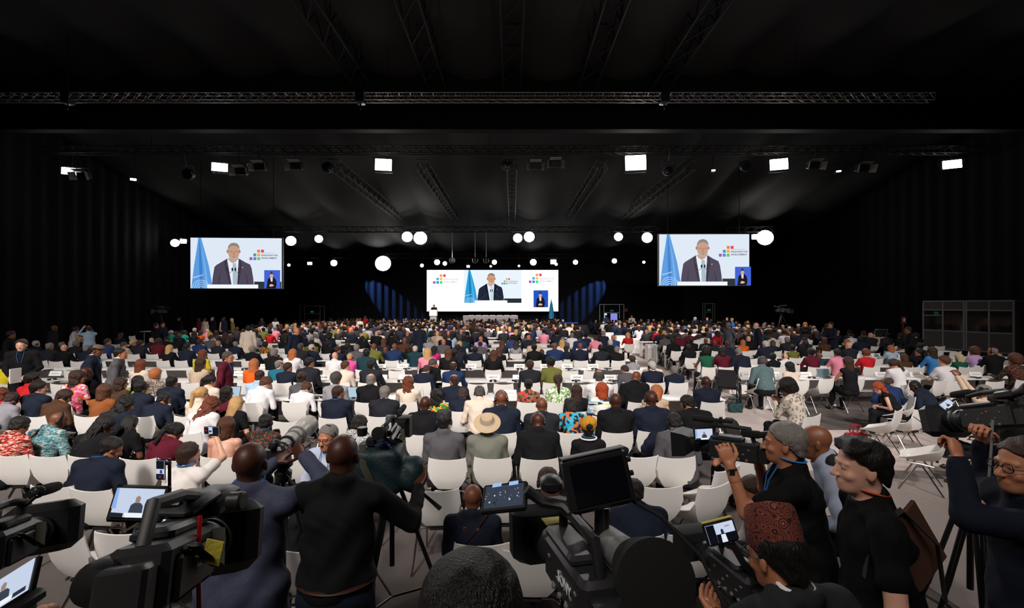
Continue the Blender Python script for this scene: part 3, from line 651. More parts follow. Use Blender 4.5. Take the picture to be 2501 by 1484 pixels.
# ---------------------------------------------------------------- video screens
def em(hexcol, s=1.0):
    n = 'glow_' + hexcol + str(s)
    if n not in MATS:
        m = mat(n, (0, 0, 0), .6, spec=.1); b = _bsdf(m); b.inputs['Emission Color'].default_value = (*srgb(hexcol), 1); b.inputs['Emission Strength'].default_value = s
    return MATS[n]
class Pic:
    """flat coloured shapes lying on a screen face, screen local x right, z up, viewer at -y"""
    def __init__(s, root, x, z, w, h): s.o, s.x, s.z, s.w, s.h, s.k = root, x, z, w, h, 0
    def pt(s, u, v): return (s.x + u * s.w, s.z + v * s.h)
    def poly(s, name, pts, m):
        s.k += 1; y = -.012 - .003 * s.k; q = [s.pt(*p) for p in pts]; a = sum(q[i][0] * q[(i + 1) % len(q)][1] - q[(i + 1) % len(q)][0] * q[i][1] for i in range(len(q)))
        if a < 0: q = q[::-1]
        me = bpy.data.meshes.new(name); me.from_pydata([(p[0], y, p[1]) for p in q], [], [tuple(range(len(q)))]); me.update(); return put(name, me, m, s.o)
    def rect(s, name, u0, v0, u1, v1, m): return s.poly(name, [(u0, v0), (u1, v0), (u1, v1), (u0, v1)], m)
    def oval(s, name, u, v, ru, rv, m, n=20): return s.poly(name, [(u + ru * math.cos(2 * math.pi * i / n), v + rv * math.sin(2 * math.pi * i / n)) for i in range(n)], m)
    def text(s, t, u, v, hgt, m, align='LEFT', bold=0):
        s.k += 1; x, z = s.pt(u, v); me = txt(t, hgt * s.h, .0005, align, bold); return put('lettering', me, m, s.o, Matrix.Translation((x, -.014 - .003 * s.k, z)))
def logo(P, u, v, sc, m_txt, washed, sub=False):
    """stepped blocks and two lines of text; u, v = lower left corner; sc = one step in units of picture height"""
    a = P.h / P.w; q = .76 * sc
    cols = [(0, 0, '#b45cc0'), (1, 0, '#3f8fe0'), (2, 0, '#45dc8c'), (1, 1, '#36c6c0'), (2, 1, '#fbc25c'), (2, 2, '#f7a268'), (3, 2, '#ee4468')]
    if washed: cols = [(0, 0, '#9a5cb0'), (1, 0, '#5a80d8'), (2, 0, '#58cc68'), (1, 1, '#4a9c98'), (2, 1, '#f0a850'), (2, 2, '#ea8048'), (3, 2, '#dc4c50')]
    for i, j, c in cols: P.rect('logo_block', u + i * sc * a, v + j * sc, u + (i * sc + q) * a, v + j * sc + q, em(c))
    P.text('FINANCING FOR', u + 3.05 * sc * a, v + 1.25 * sc, sc * .56, m_txt, bold=.004); P.text('DEVELOPMENT', u + 3.05 * sc * a, v + .5 * sc, sc * .60, m_txt, bold=.004)
    P.rect('rule_line', u + 3.05 * sc * a, v + 1.85 * sc, u + 6.6 * sc * a, v + 1.9 * sc, m_txt)
    if sub: P.text('SEVILLA, SPAIN  JUNE-JULY 2025', u, v - .75 * sc, sc * .40, em('#c4c4ca'))
def speaker_picture(P, dark, washed, bar=True, logo_s=.075):
    suit, tie, skin, hair = ('#4e4759', '#a9bccb', '#c79b84', '#8d857f') if washed else ('#20253a', '#c2dce8', '#d79a7c', '#94776a')
    P.rect('backdrop', 0, 0, 1, 1, em('#dfe9f6' if washed else '#eaf5fd'))
    P.poly('flag', [(.085, 1), (.115, 1), (.15, .78), (.20, .45), (.245, .0), (.01, 0), (.035, .40), (.07, .8)], em('#5b9be0' if washed else '#2b9fd8'))
    P.poly('flag_fold', [(.095, .98), (.105, .9), (.13, .4), (.135, 0), (.105, 0), (.095, .45)], em('#3f7fc8' if washed else '#1577b4'))
    P.poly('flag_fold', [(.115, .92), (.15, .6), (.185, .2), (.19, 0), (.17, 0), (.15, .4)], em('#78b0e8' if washed else '#58b9e4'))
    a = P.h / P.w
    for r in (.05, .09, .13, .17):   # pale globe rings and laurel at the foot of the flag
        P.poly('emblem_arc', [(.115 + r * a * math.cos(R(t)), .0 + r * math.sin(R(t))) for t in range(0, 181, 15)] + [(.115 + (r - .012) * a * math.cos(R(t)), (r - .012) * math.sin(R(t))) for t in range(180, -1, -15)], em('#b8d8f4'))
    for i in range(5): P.poly('emblem_leaf', [(.03 + i * .022, .20 + i * .012), (.045 + i * .022, .235 + i * .01), (.06 + i * .022, .215 + i * .012)], em('#c4e0f6'))
    P.rect('low_wall', .70, 0 if bar else 0, 1, .135, em('#2e3136' if washed else '#272f33'))
    P.poly('suit', [(.235, 0), (.245, .2), (.265, .42), (.285, .46), (.355, .535), (.40, .585), (.54, .585), (.60, .52), (.655, .475), (.672, .40), (.69, .2), (.70, 0)], em(suit))
    P.poly('sleeve_fold', [(.30, 0), (.31, .2), (.335, .34), (.325, .2), (.32, 0)], em('#3f394a' if washed else '#141828')); P.poly('sleeve_fold', [(.625, 0), (.615, .2), (.60, .33), (.63, .2), (.645, 0)], em('#3f394a' if washed else '#141828'))
    P.poly('shirt', [(.405, .575), (.455, .05), (.515, .05), (.52, .3), (.53, .575)], em('#e8eef5'))
    P.poly('tie', [(.468, .50), (.50, .50), (.508, .42), (.52, .05), (.468, .05), (.465, .42)], em(tie))
    P.poly('lapel', [(.405, .58), (.395, .44), (.42, .41), (.455, .03), (.44, .03), (.385, .40), (.375, .53)], em('#3a3444' if washed else '#12162a')); P.poly('lapel', [(.53, .58), (.545, .44), (.525, .40), (.515, .03), (.53, .03), (.56, .40), (.56, .53)], em('#3a3444' if washed else '#12162a'))
    P.poly('neck', [(.425, .6), (.43, .54), (.468, .5), (.51, .54), (.525, .62)], em(skin))
    P.oval('head', .478, .715, .062, .155, em(skin)); P.oval('ear', .412, .73, .012, .035, em('#b07f6a')); P.oval('ear', .543, .73, .011, .033, em('#b07f6a'))
    P.poly('hair', [(.412, .75), (.418, .83), (.44, .885), (.48, .905), (.52, .885), (.54, .83), (.545, .75), (.535, .79), (.52, .825), (.48, .845), (.44, .83), (.425, .79)], em(hair))
    P.poly('beard', [(.425, .66), (.432, .59), (.455, .55), (.485, .54), (.51, .555), (.53, .60), (.535, .67), (.515, .625), (.485, .615), (.45, .62)], em('#b9a79c' if washed else '#c9b3a6'))
    P.poly('brow', [(.44, .735), (.468, .728), (.468, .719), (.44, .722)], em('#8a6a58')); P.poly('brow', [(.492, .728), (.52, .735), (.52, .722), (.492, .719)], em('#8a6a58'))
    P.poly('nose', [(.474, .725), (.488, .725), (.494, .655), (.48, .645), (.468, .655)], em('#b98a72')); P.poly('mouth', [(.462, .618), (.482, .626), (.505, .618), (.483, .611)], em('#96594e'))
    for q in (-1, 1): P.oval('microphone', .482 + q * .017, .375, .009, .035, em('#16181c')); P.poly('microphone_stem', [(.48 + q * .017, .34), (.487 + q * .017, .34), (.482 + q * (.23), .06), (.472 + q * .23, .06)], em('#4a4c55'))
    P.rect('lapel_pin', .575, .405, .583, .42, em('#f4f4f4')); P.rect('lectern_top', .195, 0, .75 if washed else .755, .075, em('#f3f7fb' if washed else '#ffffff'))
    logo(P, .655, .56, logo_s, em('#6c6468' if washed else '#8a8790'), washed)
def interpreter(P, u0, v0, u1, v1):
    w, h = u1 - u0, v1 - v0; g = lambda a, b: (u0 + a * w, v0 + b * h)
    P.rect('inset_backdrop', u0, v0, u1, v1, em('#3f63d6' if P.h < 4 and P.w < 7 else '#1f55c8'))
    P.poly('jacket', [g(.14, 0), g(.2, .35), (g(.22, .5)), g(.36, .6), g(.55, .62), g(.68, .55), g(.76, .4), g(.78, .2), g(.72, 0)], em('#14141c'))
    P.poly('blouse', [g(.38, .6), g(.42, .38), g(.52, .36), g(.54, .6)], em('#e6dcd8')); P.oval('head', *g(.46, .7), .11 * w, .12 * h, em('#d8a596')); P.poly('hair', [g(.34, .72), g(.36, .82), g(.46, .9), g(.56, .82), g(.58, .72), g(.54, .79), g(.4, .79)], em('#2c2430'))
    P.oval('hair_bun', *g(.46, .9), .04 * w, .035 * h, em('#2c2430')); P.poly('hands', [g(.32, .16), g(.42, .24), g(.58, .2), g(.62, .15), g(.5, .1), g(.36, .1)], em('#e2b5a6'))
def screen(px0, px1, py0, py1, d, rz, label, name='video_screen'):
    c = at((px0 + px1) / 2, (py0 + py1) / 2, d); w = (px1 - px0) * d / F; h = (py1 - py0) * d / F
    T = empty(name, label, 'screen', c, (0, 0, rz), 'video screens'); put('cabinet', sm(MB().bbox((0, .09, 0), (w + .12, .18, h + .12), .02)), BLACK, T)
    return T, w, h
T, w, h = screen(469, 685, 581, 704, 28, R(3), 'hanging video screen on the left wall side showing the speaker'); speaker_picture(Pic(T, -w / 2, -h / 2, w, h), 0, True); P = Pic(T, -w / 2, -h / 2, w, h); P.k = 70; interpreter(P, .825, 0, 1, .36)
for q in (-1, 1): put('hanging_cable', MB().tube((q * w * .4, .1, h / 2), (q * w * .4, .1, h / 2 + 5.2), .02, n=6), RUBBER, T)
T, w, h = screen(1610, 1828, 572, 697, 28, R(-1), 'hanging video screen on the right showing the speaker'); speaker_picture(Pic(T, -w / 2, -h / 2, w, h), 0, True); P = Pic(T, -w / 2, -h / 2, w, h); P.k = 70; interpreter(P, .825, 0, 1, .36)
for q in (-1, 1): put('hanging_cable', MB().tube((q * w * .4, .1, h / 2), (q * w * .4, .1, h / 2 + 5.2), .02, n=6), RUBBER, T)
T, w, h = screen(1042, 1363, 659, 760, 44.5, 0, 'wide white stage screen behind the lectern with logos', 'stage_screen')
P = Pic(T, -w / 2, -h / 2, w, h); P.rect('white_face', 0, 0, 1, 1, em('#ffffff', 1.15)); 
Q = Pic(T, -w / 2 + w * .28, -h / 2 + h * .205, w * .44, h * .795); Q.k = 2; speaker_picture(Q, 0, False, logo_s=.068)
P.k = 80; logo(P, .05, .665, .082, em('#b9b6be'), False, True); P.k = 120; logo(P, .775, .68, .082, em('#b9b6be'), False, True); P.k = 160; interpreter(P, .81, .10, .92, .505)
# ---------------------------------------------------------------- stage
put('stage_platform', sm(MB().bbox((-2.6, 42.6, .4), (23, 6.8, .8), .03)), mat('black_stage', (.01, .01, .011), .5), kind='structure')
tag(put('stage_light_strip', MB().bbox((0, 0, 0), (2.1, .06, .10), .02), em('#3a4a86'), None, Matrix.Translation(at(1382, 788, 39.0))), 'blue glowing strip along the right front edge of the stage', 'light strip')
T = empty('lectern', 'white lectern on the left side of the stage', 'lectern', (at(1058, 770, 39.6).x, 39.6, .8))
put('top', sm(MB().bbox((0, 0, 1.02), (.66, .5, .56), .03)), mat('lit_white_panel', (.9, .9, .9), .5), T); put('base', sm(MB().bbox((0, .02, .37), (.55, .42, .74), .02)), PANELG, T)  # plain white lectern top, grey base
put('microphone', MB().path([(.05, .1, 1.28), (.07, .02, 1.45), (.06, -.05, 1.5)], .012, 5), BLACK, T)
P_ = Pose(stand=True, pitch=-18, arms='desk', hands=((-.2, .3, 1.1), (.2, .3, 1.1)))
figure(P_, 0, 'suit', cloth('charcoal', '#23242c'), 'short', HAIRC['grey'], 'pale', loc=(at(1060, 770, 40.4).x, 40.4, .8), rz=R(180), scale=1.02, extras=('collar',), label='small figure in dark suit speaking at the white lectern on stage')
T = empty('panel_table', 'long grey fronted table in the middle of the stage', 'table', (at(1198, 780, 40.2).x, 40.2, .8))
W_ = 133 * 40.2 / F; put('tabletop', sm(MB().bbox((0, 0, .76), (W_, .8, .05), .01)), DESKM, T); put('front_panel', MB().bbox((0, -.38, .37), (W_, .04, .74), .01), mat('grey_banner', srgb('#b4adb0'), .7), T)
for i in range(6):
    x = -W_ * .41 + i * W_ * .163
    for j, (a, b, c) in enumerate(((0, 0, '#6b5d78'), (.07, 0, '#5a7090'), (.07, .07, '#c8746c'), (.14, .07, '#d0505c'))): put('banner_logo', MB().box((x + a, -.405, .42 + b), (.06, .006, .06)), cloth('bl' + c, c), T)
    put('banner_lettering', txt('FINANCING FOR\nDEVELOPMENT', .055, .001, 'LEFT'), cloth('bgrey', '#77727a'), T, Matrix.Translation((x + .2, -.405, .43)))
def chair_shell():
    rows = [(-.262, .798, .190, .200, -.255, .832), (-.252, .74, .197, .209, -.245, .762), (-.238, .66, .203, .214, -.226, .67), (-.222, .58, .188, .213, -.175, .592), (-.205, .515, .150, .209, -.10, .560), (-.180, .458, .108, .206, -.04, .535),
            (-.13, .424, .070, .205, .01, .512), (-.06, .412, .072, .208, .05, .496), (.03, .411, .10, .212, .095, .480), (.11, .421, .13, .210, .14, .463), (.18, .428, .15, .205, .19, .450), (.215, .418, .15, .190, .215, .436)]
    m = MB(); U = [-1, -.84, -.68, -.5, -.34, -.17, 0, .17, .34, .5, .68, .84, 1]; nu = len(U)
    for k, (y, z, xc, xe, ye, ze) in enumerate(rows):
        for u in U:
            a = abs(u); q = 1 if u >= 0 else -1
            if a <= .5: t = a / .5; cz = (.022 if k == 0 else .010 if k == 1 else 0) * t * t; m.v.append((q * xc * t, y + .006 * t * t, z + cz))
            else:
                t = (a - .5) / .5; cz = .022 if k == 0 else .010 if k == 1 else 0; m.v.append((q * (xc + (xe - xc) * t), y + .006 + (ye - y - .006) * t, z + cz + (ze - z - cz) * t))
    for i in range(len(rows) - 1):
        for j in range(nu - 1): a = i * nu + j; m.f.append((a, a + 1, a + nu + 1, a + nu))
    return m
import bmesh
def solid(mb, t, name):
    me = mb.mesh(name); bm = bmesh.new(); bm.from_mesh(me); bmesh.ops.solidify(bm, geom=list(bm.faces), thickness=t); bmesh.ops.recalc_face_normals(bm, faces=bm.faces); bm.to_mesh(me); bm.free(); return sm(me, 28)
SHELL = solid(chair_shell(), .011, 'shell')
fr = MB(); fr.path([(-.2, .13, .38), (-.16, .13, .405), (.16, .13, .405), (.2, .13, .38)], .011, 6); fr.path([(-.2, -.11, .375), (-.15, -.11, .40), (.15, -.11, .40), (.2, -.11, .375)], .011, 6)
for q in (-1, 1): fr.path([(q * .2, -.13, .37), (q * .205, 0, .385), (q * .2, .15, .38)], .011, 6); fr.bbox((q * .20, .01, .36), (.03, .07, .05), .008)
FRAME = sm(fr); BRK = MB().bbox((0, -.165, .415), (.15, .03, .022), .005).mesh('bracket')
LEG = {}
for i, (sx, sy) in enumerate(((-1, -1), (1, -1), (-1, 1), (1, 1))): LEG[i] = sm(MB().path([(sx * .2, sy * .02 + .01, .37), (sx * .235, sy * .22, .012)], [.0125, .0105], 8).lathe([(.013, 0), (.014, .012)], (sx * .2355, sy * .2215, 0), n=8))
fc = MB(); fc.v, fc.f = [], []
farshell = SHELL.copy()
def far_chair():
    bm = bmesh.new(); bm.from_mesh(SHELL); 
    for me in (FRAME, *LEG.values()):
        n0 = len(bm.faces); bm.from_mesh(me); bm.faces.ensure_lookup_table()
        for f in bm.faces[n0:]: f.material_index = 1
    me = bpy.data.meshes.new('far_chair'); bm.to_mesh(me); bm.free(); return sm(me, 28)
FARC = far_chair()
NCH = {}
def chair(x, y, rz, label, group, near=True, z=0):
    if near:
        T = empty('shell_chair', label, 'chair', (x, y, z), (0, 0, rz), group)
        put('seat_shell', SHELL, WHITE, T); put('frame', FRAME, CHROME, T); put('bracket', BRK, RUBBER, T)
        for i in range(4): put('leg', LEG[i], CHROME, T)
    else:
        T = put('shell_chair', FARC, [WHITE, CHROME]); T.location = (x, y, z); T.rotation_euler = (0, 0, rz); tag(T, label, 'chair', group)
    return T
for i in range(7):
    chair(T.location.x - W_ * .43 + i * W_ * .142 if False else at(1150 + i * 17.4, 770, 40.9).x, 40.95, R(180), 'white chair behind the stage table, %s' % ('leftmost second third middle fifth sixth rightmost'.split()[i] + ' of the seven'), 'chairs behind the stage table', False, .8)
T = empty('blue_flag', 'light blue flag hanging on a pole at the right end of the stage', 'flag', (at(1346, 780, 41).x, 41, .8))
put('pole', MB().tube((0, 0, 0), (0, 0, 2.15), .02, n=8), TRUSSM, T); put('finial', sm(MB().lathe([(.01, 0), (.04, .05), (.01, .14)], (0, 0, 2.1), n=8)), TRUSSM, T)
m = MB(); n = 24
for k, (r, z) in enumerate(((.03, 2.1), (.10, 1.8), (.17, 1.3), (.22, .8), (.2, .45), (.1, .2))):
    for j in range(n): a = 2 * math.pi * j / n; q = r * (1 + .18 * math.sin(5 * a + k * .4)); m.v.append((q * math.cos(a), q * math.sin(a) * .6, z))
for k in range(5):
    for j in range(n): m.f.append((k * n + j, k * n + (j + 1) % n, (k + 1) * n + (j + 1) % n, (k + 1) * n + j))
put('cloth', m.mesh('cloth', True), cloth('unblue', '#3ba0c8'), T)
# exits in the back drape ------------------------------------------------
ALU = mat('aluminium', (.45, .45, .46), .4, .7)
def exit_frame(n, px0, px1, py0, lit, d=45.2):
    a, b = at(px0, py0, d), at(px1, py0, d); w = b.x - a.x; h = a.z
    T = bpy.data.objects.new('door_%d' % n, None); COL.objects.link(T); T.location = (a.x, d, 0); T['kind'] = 'structure'
    for x in (0, w * .18, w * .82, w): put('door_post', MB().bbox((x, 0, h / 2), (.07, .07, h), .01), ALU, T)
    put('door_head', MB().bbox((w / 2, 0, h), (w, .07, .07), .01), ALU, T); put('door_head', MB().bbox((w / 2, 0, h * .68), (w * .64, .06, .06), .01), ALU, T)
    put('exit_sign', MB().bbox((w / 2, -.06, h * .76), (.34, .04, .16), .01), em('#2f7a58', .35), T)
    if lit:
        put('door_opening', MB().box((w * .62, .3, h * .33), (w * .28, .03, h * .64)), em('#8f92e6', .9), T); put('lit_wall', MB().box((w * .28, .35, h * .5), (w * .1, .03, h * .3)), em('#e8e8f0', 1), T)  # light from beyond the exit put in as emission on two boxes
        put('fire_sign', MB().bbox((w * 1.09, -.05, h * .78), (.28, .03, .3), .01), mat('red_sign', srgb('#b02020'), .5, emit=0), T)
exit_frame(1, 1464, 1523, 743, True); exit_frame(2, 1716, 1745, 741, False); exit_frame(3, 733, 792, 747, False)
# interpreter booths ------------------------------------------------
BP = mat('booth_panel', srgb('#57514e'), .8, bump=.2, bscale=150); BG = mat('booth_glass', (.02, .02, .02), .08, spec=.8, alpha=.55); AL2 = mat('booth_frame', srgb('#8d8a8a'), .45)
A = at(2255, 845, 23.6); B = at(2474, 863, 20.3); A.z = B.z = 0; dv = B - A; L = dv.length; ang = math.atan2(dv.y, dv.x)
put('booth_riser', MB().bbox((L * .5, .8, .14), (L + .6, 2.0, .28), .02), BLACK, kind='structure', M=Matrix.Translation(A) @ Matrix.Rotation(ang, 4, 'Z'))
def booth(x0, w, label, exitd):
    T = empty('interpreter_booth', label, 'booth', rot=(0, 0, ang), loc=A + dv.normalized() * x0 + Vector((0, 0, .28)), group='interpreter booths'); H = 2.42; t = .07
    # local x along the front, the front faces -y side towards the audience
    s = 1
    for x in (0, w / 2, w): put('post', MB().bbox((x, 0, H / 2), (t, t, H), .01), AL2, T)
    for x in (0, w): put('post', MB().bbox((x, 1.6, H / 2), (t, t, H), .01), AL2, T)
    for z in (0.03, .93, 1.98, H): put('rail', MB().bbox((w / 2, 0, z), (w, t, t), .01), AL2, T)
    for x in (0, w): put('rail', MB().bbox((x, .8, H), (t, 1.6, t), .01), AL2, T)
    for i in range(2):
        xc = w * (.25 + .5 * i); ww = w / 2 - t
        put('lower_panel', MB().bbox((xc, -.01, .48), (ww, .03, .83), .006), BP, T); put('upper_panel', MB().bbox((xc, -.01, 2.2), (ww, .03, .37), .006), BP, T); put('pane', MB().bbox((xc, -.01, 1.455), (ww, .012, .98), .003), BG, T)
    for x in (0, w): put('side_panel', MB().bbox((x, .8, H / 2), (.03, 1.55, H - .1), .006), BP, T)
    put('rear_panel', MB().bbox((w / 2, 1.6, H / 2), (w - .1, .03, H - .1), .006), BP, T); put('roof_panel', MB().bbox((w / 2, .8, H + .02), (w, 1.6, .04), .01), BP, T)
    put('desk', MB().bbox((w / 2, .35, .8), (w - .15, .45, .04), .01), mat('brown_desk', srgb('#7a4a36'), .6), T)
    for i in range(2):
        put('chair_back', sm(MB().bbox((w * (.28 + .45 * i), 1.0, 1.0), (.42, .08, .5), .03)), BLACK, T); put('console', sm(MB().bbox((w * (.3 + .42 * i), .3, .86), (.3, .2, .07), .01)), BLACK, T)
    if exitd: put('exit_sign', MB().bbox((w * .34, -.03, 1.82), (.2, .02, .15), .005), em('#2a6a4c', .18), T); put('pane_rail', MB().bbox((w * .25, -.03, 1.7), (w / 2, .04, .06), .01), AL2, T)
    return T
booth(0, L * .49, 'grey framed interpreter booth at the right wall, the one nearer the stage', True); booth(L * .5 + .06, L * .49, 'grey framed interpreter booth at the right wall, the one nearer the camera', False)
T = empty('sign_stand', 'red and white notice stand beside the guard near the booths', 'sign', at(2205, 830, 23.5) - Vector((0, 0, at(2205, 830, 23.5).z)))
put('pole', MB().tube((0, 0, 0), (0, 0, 1.9), .04, n=8), mat('dark_red', srgb('#5a1414'), .5), T); put('sign_board', MB().bbox((0, -.05, 1.72), (.26, .03, .36), .01), mat('sign_red', srgb('#8a3a30'), .5), T); put('sign_patch', MB().bbox((0, -.07, 1.74), (.1, .01, .16), .003), PAPER, T); put('extinguisher', sm(MB().lathe([(.08, 0), (.09, .05), (.09, .45), (.04, .55)], (-.15, 0, 0), n=12)), mat('extinguisher_red', srgb('#8a1a14'), .4), T)
# ---------------------------------------------------------------- audience
CL = dict(navy='#1b2131', black='#141416', charcoal='#2e2e32', grey='#565459', lightgrey='#94929a', white='#e2dfe2', cream='#ddccbc', beige='#c8b09a', blue='#20335a', midblue='#30426c', teal='#1f6f86', stone='#77786e', olive='#6d6d32', orange='#e0631e', pink='#e58aa0', hotpink='#e0559c',
          red='#c02028', burgundy='#5c1728', green='#1f5a42', yellow='#d8c628', brown='#4e3424', lightblue='#aac4dc', magenta='#b8286e', rust='#8a5028', turquoise='#2fb09a', lime='#a8b868', lilac='#c4a0d0', skyblue='#3f86c8', darkteal='#1c3a44')
def CLM(n):
    if n in CL: return cloth(n, CL[n])
    return {'floral': lambda: pattern('floral_print', ['#2a2420', '#c22a2a', '#8a6a48', '#d8443a', '#3a5a44', '#7a5a3c'], 24), 'greenwhite': lambda: pattern('green_white_print', ['#e8e4d8', '#5a9a40', '#e8e4d8'], 16, 'noise', (1, 1.2, 1)),
            'tealprint': lambda: pattern('teal_print', ['#3f8090', '#b8b8a8', '#4a8894', '#2a5a68', '#8aa8a4'], 75, 'voronoi', (.6, .6, 1.3)), 'redprint': lambda: pattern('red_print', ['#b01a20', '#1c1416', '#c83030', '#d8ceb0', '#b01a20'], 20, 'noise', (.7, .7, 2.4)),
            'stripes': lambda: pattern('stripe_print', ['#e6e2de', '#e0d468', '#e6e2de', '#24304a', '#8cb0cc', '#e6e2de'], 14, 'voronoi', (.5, .5, 2.2)), 'kente': lambda: pattern('kente_print', ['#c88a20', '#1c1a18', '#3a7a34', '#d8541c', '#1c1a18'], 26),
            'lace': lambda: pattern('lace_print', ['#4a3f3a', '#b8a898', '#6a5c54', '#8c7c70'], 60), 'dotted': lambda: pattern('dotted_print', ['#cfc4b8', '#8a7c72', '#cfc4b8', '#cfc4b8'], 34), 'pinkfloral': lambda: pattern('pink_floral', ['#e05a90', '#f0a8b8', '#e8703a', '#d83a70', '#f2d8d8'], 22),
            'paisley': lambda: pattern('paisley_print', ['#121214', '#e8e6e4'], 26, 'rings'), 'bluepattern': lambda: pattern('blue_pattern', ['#1c9ab8', '#141a2a', '#c86a3a', '#2aaccc'], 20), 'greyprint': lambda: pattern('ikat_print', ['#4f6a70', '#23292e', '#7f8f92', '#4f6a70'], 13, 'rings', (1, 1, .7)),
            'darkprint': lambda: pattern('dark_print', ['#1e241e', '#8a3a20', '#1e241e', '#20281e'], 60), 'greenfloral': lambda: pattern('green_floral', ['#2c7a2c', '#c83028', '#3c9a34', '#e0a028'], 28), 'violetprint': lambda: pattern('violet_print', ['#2a2a5c', '#c8782a', '#2a2a5c', '#d8b040'], 26)}[n]()
WORDS = dict(lightgrey='light grey', midblue='mid blue', hotpink='hot pink', lightblue='light blue', skyblue='sky blue', darkteal='dark teal', floral='red floral', greenwhite='green and white patterned', tealprint='teal and white print', redprint='red and black print', stripes='yellow and blue dashed', kente='bright kente patterned', lace='brown lace',
             dotted='beige dotted', pinkfloral='pink floral', paisley='black and white swirl', bluepattern='turquoise patterned', greyprint='grey diamond patterned', darkprint='dark speckled', greenfloral='green floral', violetprint='violet and gold patterned')
HW = {'short': 'short {} hair', 'curly': 'curly {} hair', 'balding': 'a balding {} crown', 'buzz': 'cropped {} hair', 'fade': 'cropped {} hair', 'afro': 'a round {} afro', 'bob': 'a {} bob', 'bobcurl': 'curly {} shoulder length hair', 'long': 'long straight {} hair', 'wavy': 'long wavy {} hair', 'pony': 'a {} ponytail', 'bun': 'a {} bun', 'braids': 'long {} braids', 'parted': 'side parted {} hair', '-': 'a bald head'}
HCW = dict(dkgrey='dark grey', pale='pale blonde')
GW = dict(suit='suit', shirt='shirt', tee='short sleeved top', tank='sleeveless top', tube='backless top')
ROWC = [3.2, 4.15, 5.05, 6.0, 6.9] + [7.9 + 1.97 * k for k in range(9)]; ROWR = [6.9, 8.3] + [10.2 + 2.15 * k for k in range(8)]
POSES = {'U': dict(lean=4, arms='desk'), 'L': dict(lean=8, arms='lap'), 'D': dict(lean=20, arms='lap', pitch=-30), 'F': dict(lean=10, arms='phone', pitch=-22), 'C': dict(lean=16, arms='chin', pitch=-8), 'B': dict(lean=32, arms='lap', pitch=-34), 'X': dict(lean=6, arms='film', pitch=2), 'R': dict(lean=5, arms='raise_r', pitch=2), 'S': dict(stand=True, arms='side'), 'P': dict(stand=True, arms='papers', pitch=-8)}
def pose(code, fem):
    k = dict(POSES[code[0]]); 
    for c in code[1:]:
        if c == 'l': k['yaw'] = 38
        if c == 'r': k['yaw'] = -38
        if c == 'L': k['yaw'] = 70; k['twist'] = 15
        if c == 'Q': k['yaw'] = -70; k['twist'] = -15
        if c == 't': k['roll'] = 8
        if c == 'w': k['girth'] = 1.12
    return k, ('girth' in k)
PC = {}
def getpose(code, fem):
    if (code, fem) not in PC: k, _ = pose(code, fem); PC[(code, fem)] = Pose(fem=fem, **k)
    return PC[(code, fem)]
ORD = 'first second third fourth fifth sixth seventh eighth ninth tenth eleventh twelfth thirteenth fourteenth fifteenth sixteenth'.split()
